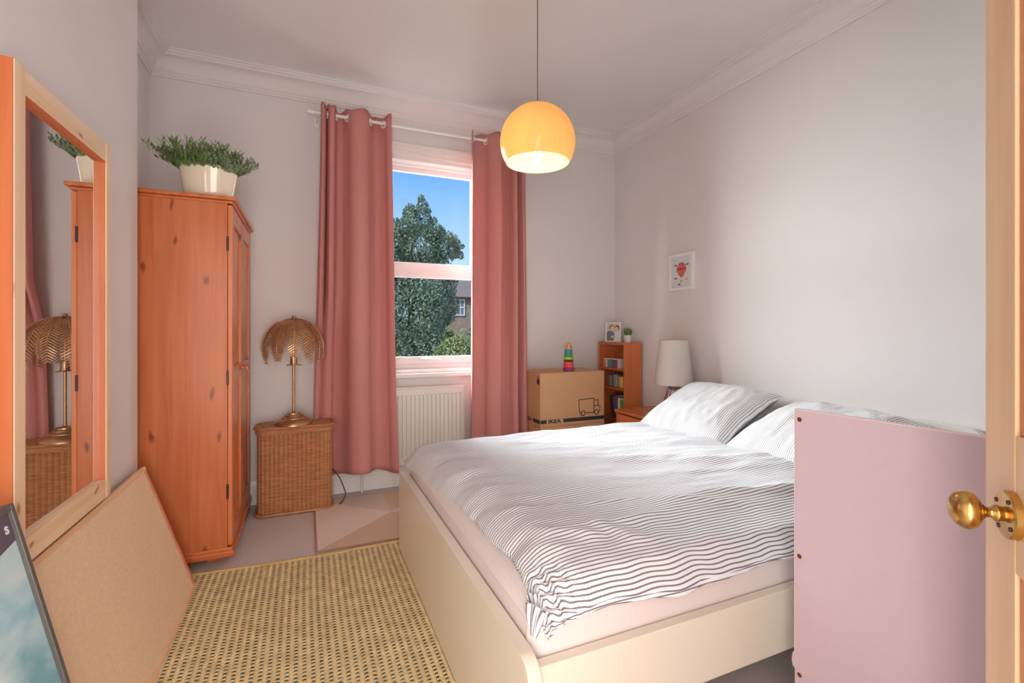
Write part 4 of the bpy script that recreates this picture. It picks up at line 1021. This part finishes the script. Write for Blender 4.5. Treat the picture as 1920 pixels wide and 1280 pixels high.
gx_, gy_ = 2.425, 3.205
gp = thing('grass_pot', 'tiny green grass plant in a white pot on the bookcase', 'plant', (gx_, gy_, KZ1))
bm = bmesh.new(); lathe(bm, [(0, 0), (.023, 0), (.025, .003), (.031, .058), (.032, .060), (.028, .060), (.026, .05), (0, .05)], (gx_, gy_, KZ1), 28); obj('pot', bm, 'pot_white', gp, smooth=True)
bm = bmesh.new(); rnd = random.Random(2)
for _ in range(110):
    a = rnd.uniform(0, 2 * PI); q = math.sqrt(rnd.random()) * .022; b0 = Vector((gx_ + q * math.cos(a), gy_ + q * math.sin(a), KZ1 + .045)); l = rnd.uniform(.05, .088)
    tp = b0 + Vector((math.cos(a) * q * .9 + rnd.uniform(-.008, .008), math.sin(a) * q * .9 + rnd.uniform(-.008, .008), l)); s = Vector((math.cos(a + 1.57), math.sin(a + 1.57), 0)) * .0026
    poly(bm, [b0 - s, b0 + s, b0.lerp(tp, .6) + s * .9, tp, b0.lerp(tp, .6) - s * .9])
tag(obj('grass_blades', bm, 'grass', gp), kind='stuff')

# ------------------------------------------------------------------ nightstand and its lamp
nx0, nx1, ny0, ny1, nz1 = 2.130, 2.500, 2.520, 2.955, .545
ns = thing('nightstand', 'small orange pine nightstand with a drawer between bed and bookcase', 'nightstand', ((nx0 + nx1) / 2, (ny0 + ny1) / 2, 0))
obj('top', B(nx0 - .014, nx1, ny0 - .010, ny1 + .010, nz1 - .022, nz1, .006, 3), 'orange_pine_y', ns)
obj('side_panel', B(nx0, nx1, ny0, ny0 + .018, 0, nz1 - .022, .001, 1), 'orange_pine_h', ns); obj('side_panel', B(nx0, nx1, ny1 - .018, ny1, 0, nz1 - .022, .001, 1), 'orange_pine_h', ns)
obj('back_panel', B(nx1 - .008, nx1, ny0 + .018, ny1 - .018, .05, nz1 - .022), 'orange_pine_h', ns); obj('shelf', B(nx0 + .01, nx1 - .008, ny0 + .018, ny1 - .018, .1, .118), 'orange_pine_y', ns)
for z0, z1 in ((.385, .515), (.125, .375)):
    d = obj('drawer', B(nx0 - .004, nx0 + .016, ny0 + .020, ny1 - .020, z0, z1, .003), 'orange_pine_y', ns)
    bm = bmesh.new(); lathe(bm, [(.006, 0), (.005, .008), (.012, .014), (.013, .020), (.008, .025), (0, .026)], (nx0 - .004, (ny0 + ny1) / 2 + .06, (z0 + z1) / 2 + .01), 16, M4=Matrix.Rotation(-PI / 2, 4, 'Y')); obj('knob', bm, 'hinge', d, smooth=True)

ax, ay, az = 2.345, 2.585, nz1
tl = thing('table_lamp', 'table lamp with a white tapered shade and mirrored vase base', 'lamp', (ax, ay, az))
bm = bmesh.new(); lathe(bm, [(0, 0), (.055, 0), (.058, .006), (.066, .05), (.068, .075), (.062, .115), (.050, .155), (.040, .19), (.033, .215), (.028, .222), (0, .222)], (ax, ay, az), 36); obj('base', bm, 'chrome', tl, smooth=True)
bm = bmesh.new(); tube(bm, [(ax, ay, az + .22), (ax, ay, az + .42)], .007, 8); obj('stem', bm, 'chrome', tl)
bm = bmesh.new(); z0, z1 = .215, .522; lathe(bm, [(.130, z0), (.098, z1), (.0962, z1), (.1282, z0), (.130, z0)], (ax, ay, az), 48); obj('shade', bm, 'shade', tl, smooth=True)
bm = bmesh.new()
for q in range(3): a = q * 2.094; tube(bm, [(ax, ay, az + .41), (ax + .1025 * math.cos(a), ay + .1025 * math.sin(a), az + .445)], .0018, 5)
obj('shade_spider', bm, 'chrome', tl)

# ------------------------------------------------------------------ balloon picture on the right wall
by0, by1, bz0, bz1 = 2.560, 2.800, 1.425, 1.693
bp_ = thing('balloon_picture', 'small white framed print of a red hot air balloon on the wall', 'picture', (XR, (by0 + by1) / 2, (bz0 + bz1) / 2))
bm = bmesh.new(); q = .022; xf = XR - .026
box(bm, xf, XR - .001, by0, by0 + q, bz0, bz1, .001, 1); box(bm, xf, XR - .001, by1 - q, by1, bz0, bz1, .001, 1); box(bm, xf, XR - .001, by0 + q, by1 - q, bz0, bz0 + q, .001, 1); box(bm, xf, XR - .001, by0 + q, by1 - q, bz1 - q, bz1, .001, 1)
obj('frame', bm, 'pot_white', bp_)
pp = obj('print', B(xf + .008, xf + .010, by0 + q, by1 - q, bz0 + q, bz1 - q), flat('print_paper', (232, 228, 232), .5), bp_)
yc, zc = (by0 + by1) / 2, 1.565
def pblob(nm, pts, c, dz): bm = bmesh.new(); prism(bm, [(xf + .0078 - dz, y, z) for y, z in pts], (.0003, 0, 0)); obj(nm, bm, flat('balloon_%d_%d_%d' % c, c, .6), pp)
env = [(0.048 * math.sin(a) * (1 if math.cos(a) > -.2 else max(.22, 1 - (-.2 - math.cos(a)) * .85)), .052 * math.cos(a) if math.cos(a) > 0 else .060 * math.cos(a)) for a in [2 * PI * i / 40 for i in range(40)]]
pblob('balloon_envelope', [(yc + y, zc + .012 + z) for y, z in env], (218, 96, 92), 0)
for s in (-.6, 0, .6): pblob('balloon_stripe', [(yc + y * .16 + s * .045, zc + .012 + z * .86) for y, z in env], (228, 132, 116), .0005)
pblob('balloon_band', [(yc - .040, zc + .022), (yc + .040, zc + .022), (yc + .043, zc + .008), (yc - .043, zc + .008)], (200, 66, 70), .0010)
pblob('basket', [(yc - .011, zc - .066), (yc + .011, zc - .066), (yc + .009, zc - .080), (yc - .009, zc - .080)], (214, 160, 96), .0003)
for dy, dz_, c in ((-.058, .045, (142, 108, 120)), (.058, .046, (142, 108, 120)), (-.056, -.062, (236, 186, 130)), (.058, -.05, (160, 120, 128)), (.02, -.096, (170, 130, 130))):
    pblob('cloud', [(yc + dy + y, zc + dz_ + z) for y, z in ell(0, 0, .015, .007)], c, .0003)
obj('glazing', B(xf + .002, xf + .004, by0 + q, by1 - q, bz0 + q, bz1 - q), 'glass', bp_)

# ------------------------------------------------------------------ outside the window
GZ = -3.2
struct('floor_garden', B(-60, 90, YB + .3, 120, GZ - .2, GZ), 'lawn')
def leaves(bm, blobs, count, size, seed):
    rnd = random.Random(seed); tot = sum(b[3] * b[3] for b in blobs)
    for (cx, cy, cz, r, *sq) in blobs:
        sz = sq[0] if sq else 1.0
        for _ in range(int(count * r * r / tot)):
            d = Vector((rnd.gauss(0, 1), rnd.gauss(0, 1), rnd.gauss(0, 1))).normalized(); q = r * rnd.uniform(.35, 1) ** .45
            p = Vector((cx + d.x * q, cy + d.y * q, cz + d.z * q * sz))
            n = Vector((rnd.gauss(0, 1), rnd.gauss(0, 1), rnd.gauss(.5, 1))).normalized(); a = n.orthogonal().normalized(); b2 = n.cross(a); th = rnd.uniform(0, 6.28)
            a, b2 = a * math.cos(th) + b2 * math.sin(th), b2 * math.cos(th) - a * math.sin(th); s = size * rnd.uniform(.6, 1.25)
            bm.faces.new([bm.verts.new(p - a * s), bm.verts.new(p + b2 * s * .45), bm.verts.new(p + a * s), bm.verts.new(p - b2 * s * .45)])
def tree(name, label, c, blobs, count, size, m, seed, trunk_h):
    t = thing(name, label, 'tree', (c[0], c[1], GZ))
    bm = bmesh.new(); leaves(bm, blobs, count, size, seed); tag(obj('foliage', bm, m, t), kind='stuff')
    bm = bmesh.new(); tube(bm, [(c[0], c[1], GZ), (c[0] + .05, c[1], GZ + trunk_h * .5), (c[0] - .03, c[1], GZ + trunk_h)], [.16, .12, .05], 8)
    rnd = random.Random(seed)
    for _ in range(10):
        a = rnd.uniform(0, 6.28); z0 = GZ + trunk_h * rnd.uniform(.4, .9); l = rnd.uniform(.5, 1.1); tube(bm, [(c[0], c[1], z0), (c[0] + l * math.cos(a), c[1] + l * math.sin(a), z0 + l * .8)], [.04, .012], 5)
    obj('trunk', bm, 'bark', t)
def dirp(px, z): a = (px - 960) / F; return (z * (math.sin(YAW) + math.cos(YAW) * a), z * (math.cos(YAW) - math.sin(YAW) * a))
def up(y, z): return H + (HOR - y) * z / F
D = 12.0; s_ = D / F; bl = []
rnd = random.Random(11)
for (px, y, r) in ((785, 412, 26), (768, 400, 14), (792, 385, 12), (750, 455, 30), (790, 465, 45), (835, 462, 30), (762, 435, 24), (815, 440, 22), (740, 510, 50), (800, 530, 60), (700, 480, 50), (690, 560, 70), (770, 590, 70), (822, 575, 42), (740, 660, 70), (800, 660, 55), (650, 640, 80), (640, 530, 60), (848, 470, 16), (740, 430, 14), (790, 372, 7), (770, 388, 7), (812, 415, 9), (826, 432, 8), (845, 448, 9), (856, 455, 6), (742, 415, 7), (758, 412, 8), (862, 478, 8), (866, 462, 5), (802, 395, 7)):
    z = D + rnd.uniform(-.5, .5); x, y_ = dirp(px, z); bl.append((x, y_, up(y, z), r * s_))
x, y_ = dirp(770, D); tree('garden_tree', 'tall dark leafy tree filling the view outside the window', (x, y_), bl, 70000, .042, 'tree_leaf', 3, 7.0)
bl = []
for (px, y, r) in ((845, 650, 18), (862, 640, 14), (830, 668, 22), (858, 668, 22), (885, 655, 22), (840, 628, 12), (868, 690, 30), (820, 700, 34)):
    z = 9.0 + rnd.uniform(-.4, .4); x, y_ = dirp(px, z); bl.append((x, y_, up(y, z), r * 9 / F))
x, y_ = dirp(850, 9); tree('garden_shrub', 'light green shrub below the far brick house outside', (x, y_), bl, 9000, .032, 'bush_leaf', 9, 2.2)
# hedge row behind to close the view below the house
bl = []
for i in range(16):
    z = 19.0; px = 640 + i * 22; x, y_ = dirp(px, z); bl.append((x, y_, up(655 + 10 * math.sin(i * 2.1), z), .75))
    bl.append((x, y_, up(690, z), .9))
x, y_ = dirp(800, 19); tree('garden_hedge', 'dark hedge line across the far end of the gardens', (x, y_), bl, 9000, .10, 'tree_leaf', 21, 2.2)

z = 42.0; hx_, hy_ = dirp(905, z)
hs_ = thing('brick_house', 'far brown brick house with tiled roof and white sash window', 'house', (hx_, hy_, GZ))
w2 = 3.9; zt = up(556, z)
obj('wall', B(hx_ - w2, hx_ + w2, hy_, hy_ + 7, GZ, zt), 'brick', hs_)
bm = bmesh.new(); e_ = .35; rz = up(512, z)
prism(bm, [(hx_ - w2 - .2, hy_ - e_, zt - .1), (hx_ - w2 - .2, hy_ + 7 + e_, zt - .1), (hx_ - w2 - .2, hy_ + 3.5, rz + .4)], (2 * w2 + .4, 0, 0)); obj('roof', bm, 'slate', hs_)
obj('eaves_band', B(hx_ - w2, hx_ + w2, hy_ - .04, hy_, zt - .5, zt - .1), flat('far_red_brick', (176, 104, 82)), hs_)
for (px, ya, yb_, wpx) in ((863, 562, 592, 17), (900, 562, 592, 17), (863, 640, 665, 17)):
    cx, _ = dirp(px, z); cx = hy_ * cx / _; ww = wpx * z / F / 2; z1_, z0_ = up(ya, z), up(yb_, z)
    bm = bmesh.new(); f_ = .09
    box(bm, cx - ww, cx - ww + f_, hy_ - .08, hy_ - .005, z0_, z1_); box(bm, cx + ww - f_, cx + ww, hy_ - .08, hy_ - .005, z0_, z1_)
    for zz in (z0_, (z0_ + z1_) / 2 - f_ / 2, z1_ - f_): box(bm, cx - ww + f_, cx + ww - f_, hy_ - .08, hy_ - .005, zz, zz + f_)
    box(bm, cx - .03, cx + .03, hy_ - .06, hy_ - .005, z0_ + f_, z1_ - f_)
    fo = obj('window', bm, 'gloss_white', hs_); obj('pane', B(cx - ww + f_, cx + ww - f_, hy_ - .03, hy_ - .01, z0_ + f_, z1_ - f_), 'far_glass', fo)
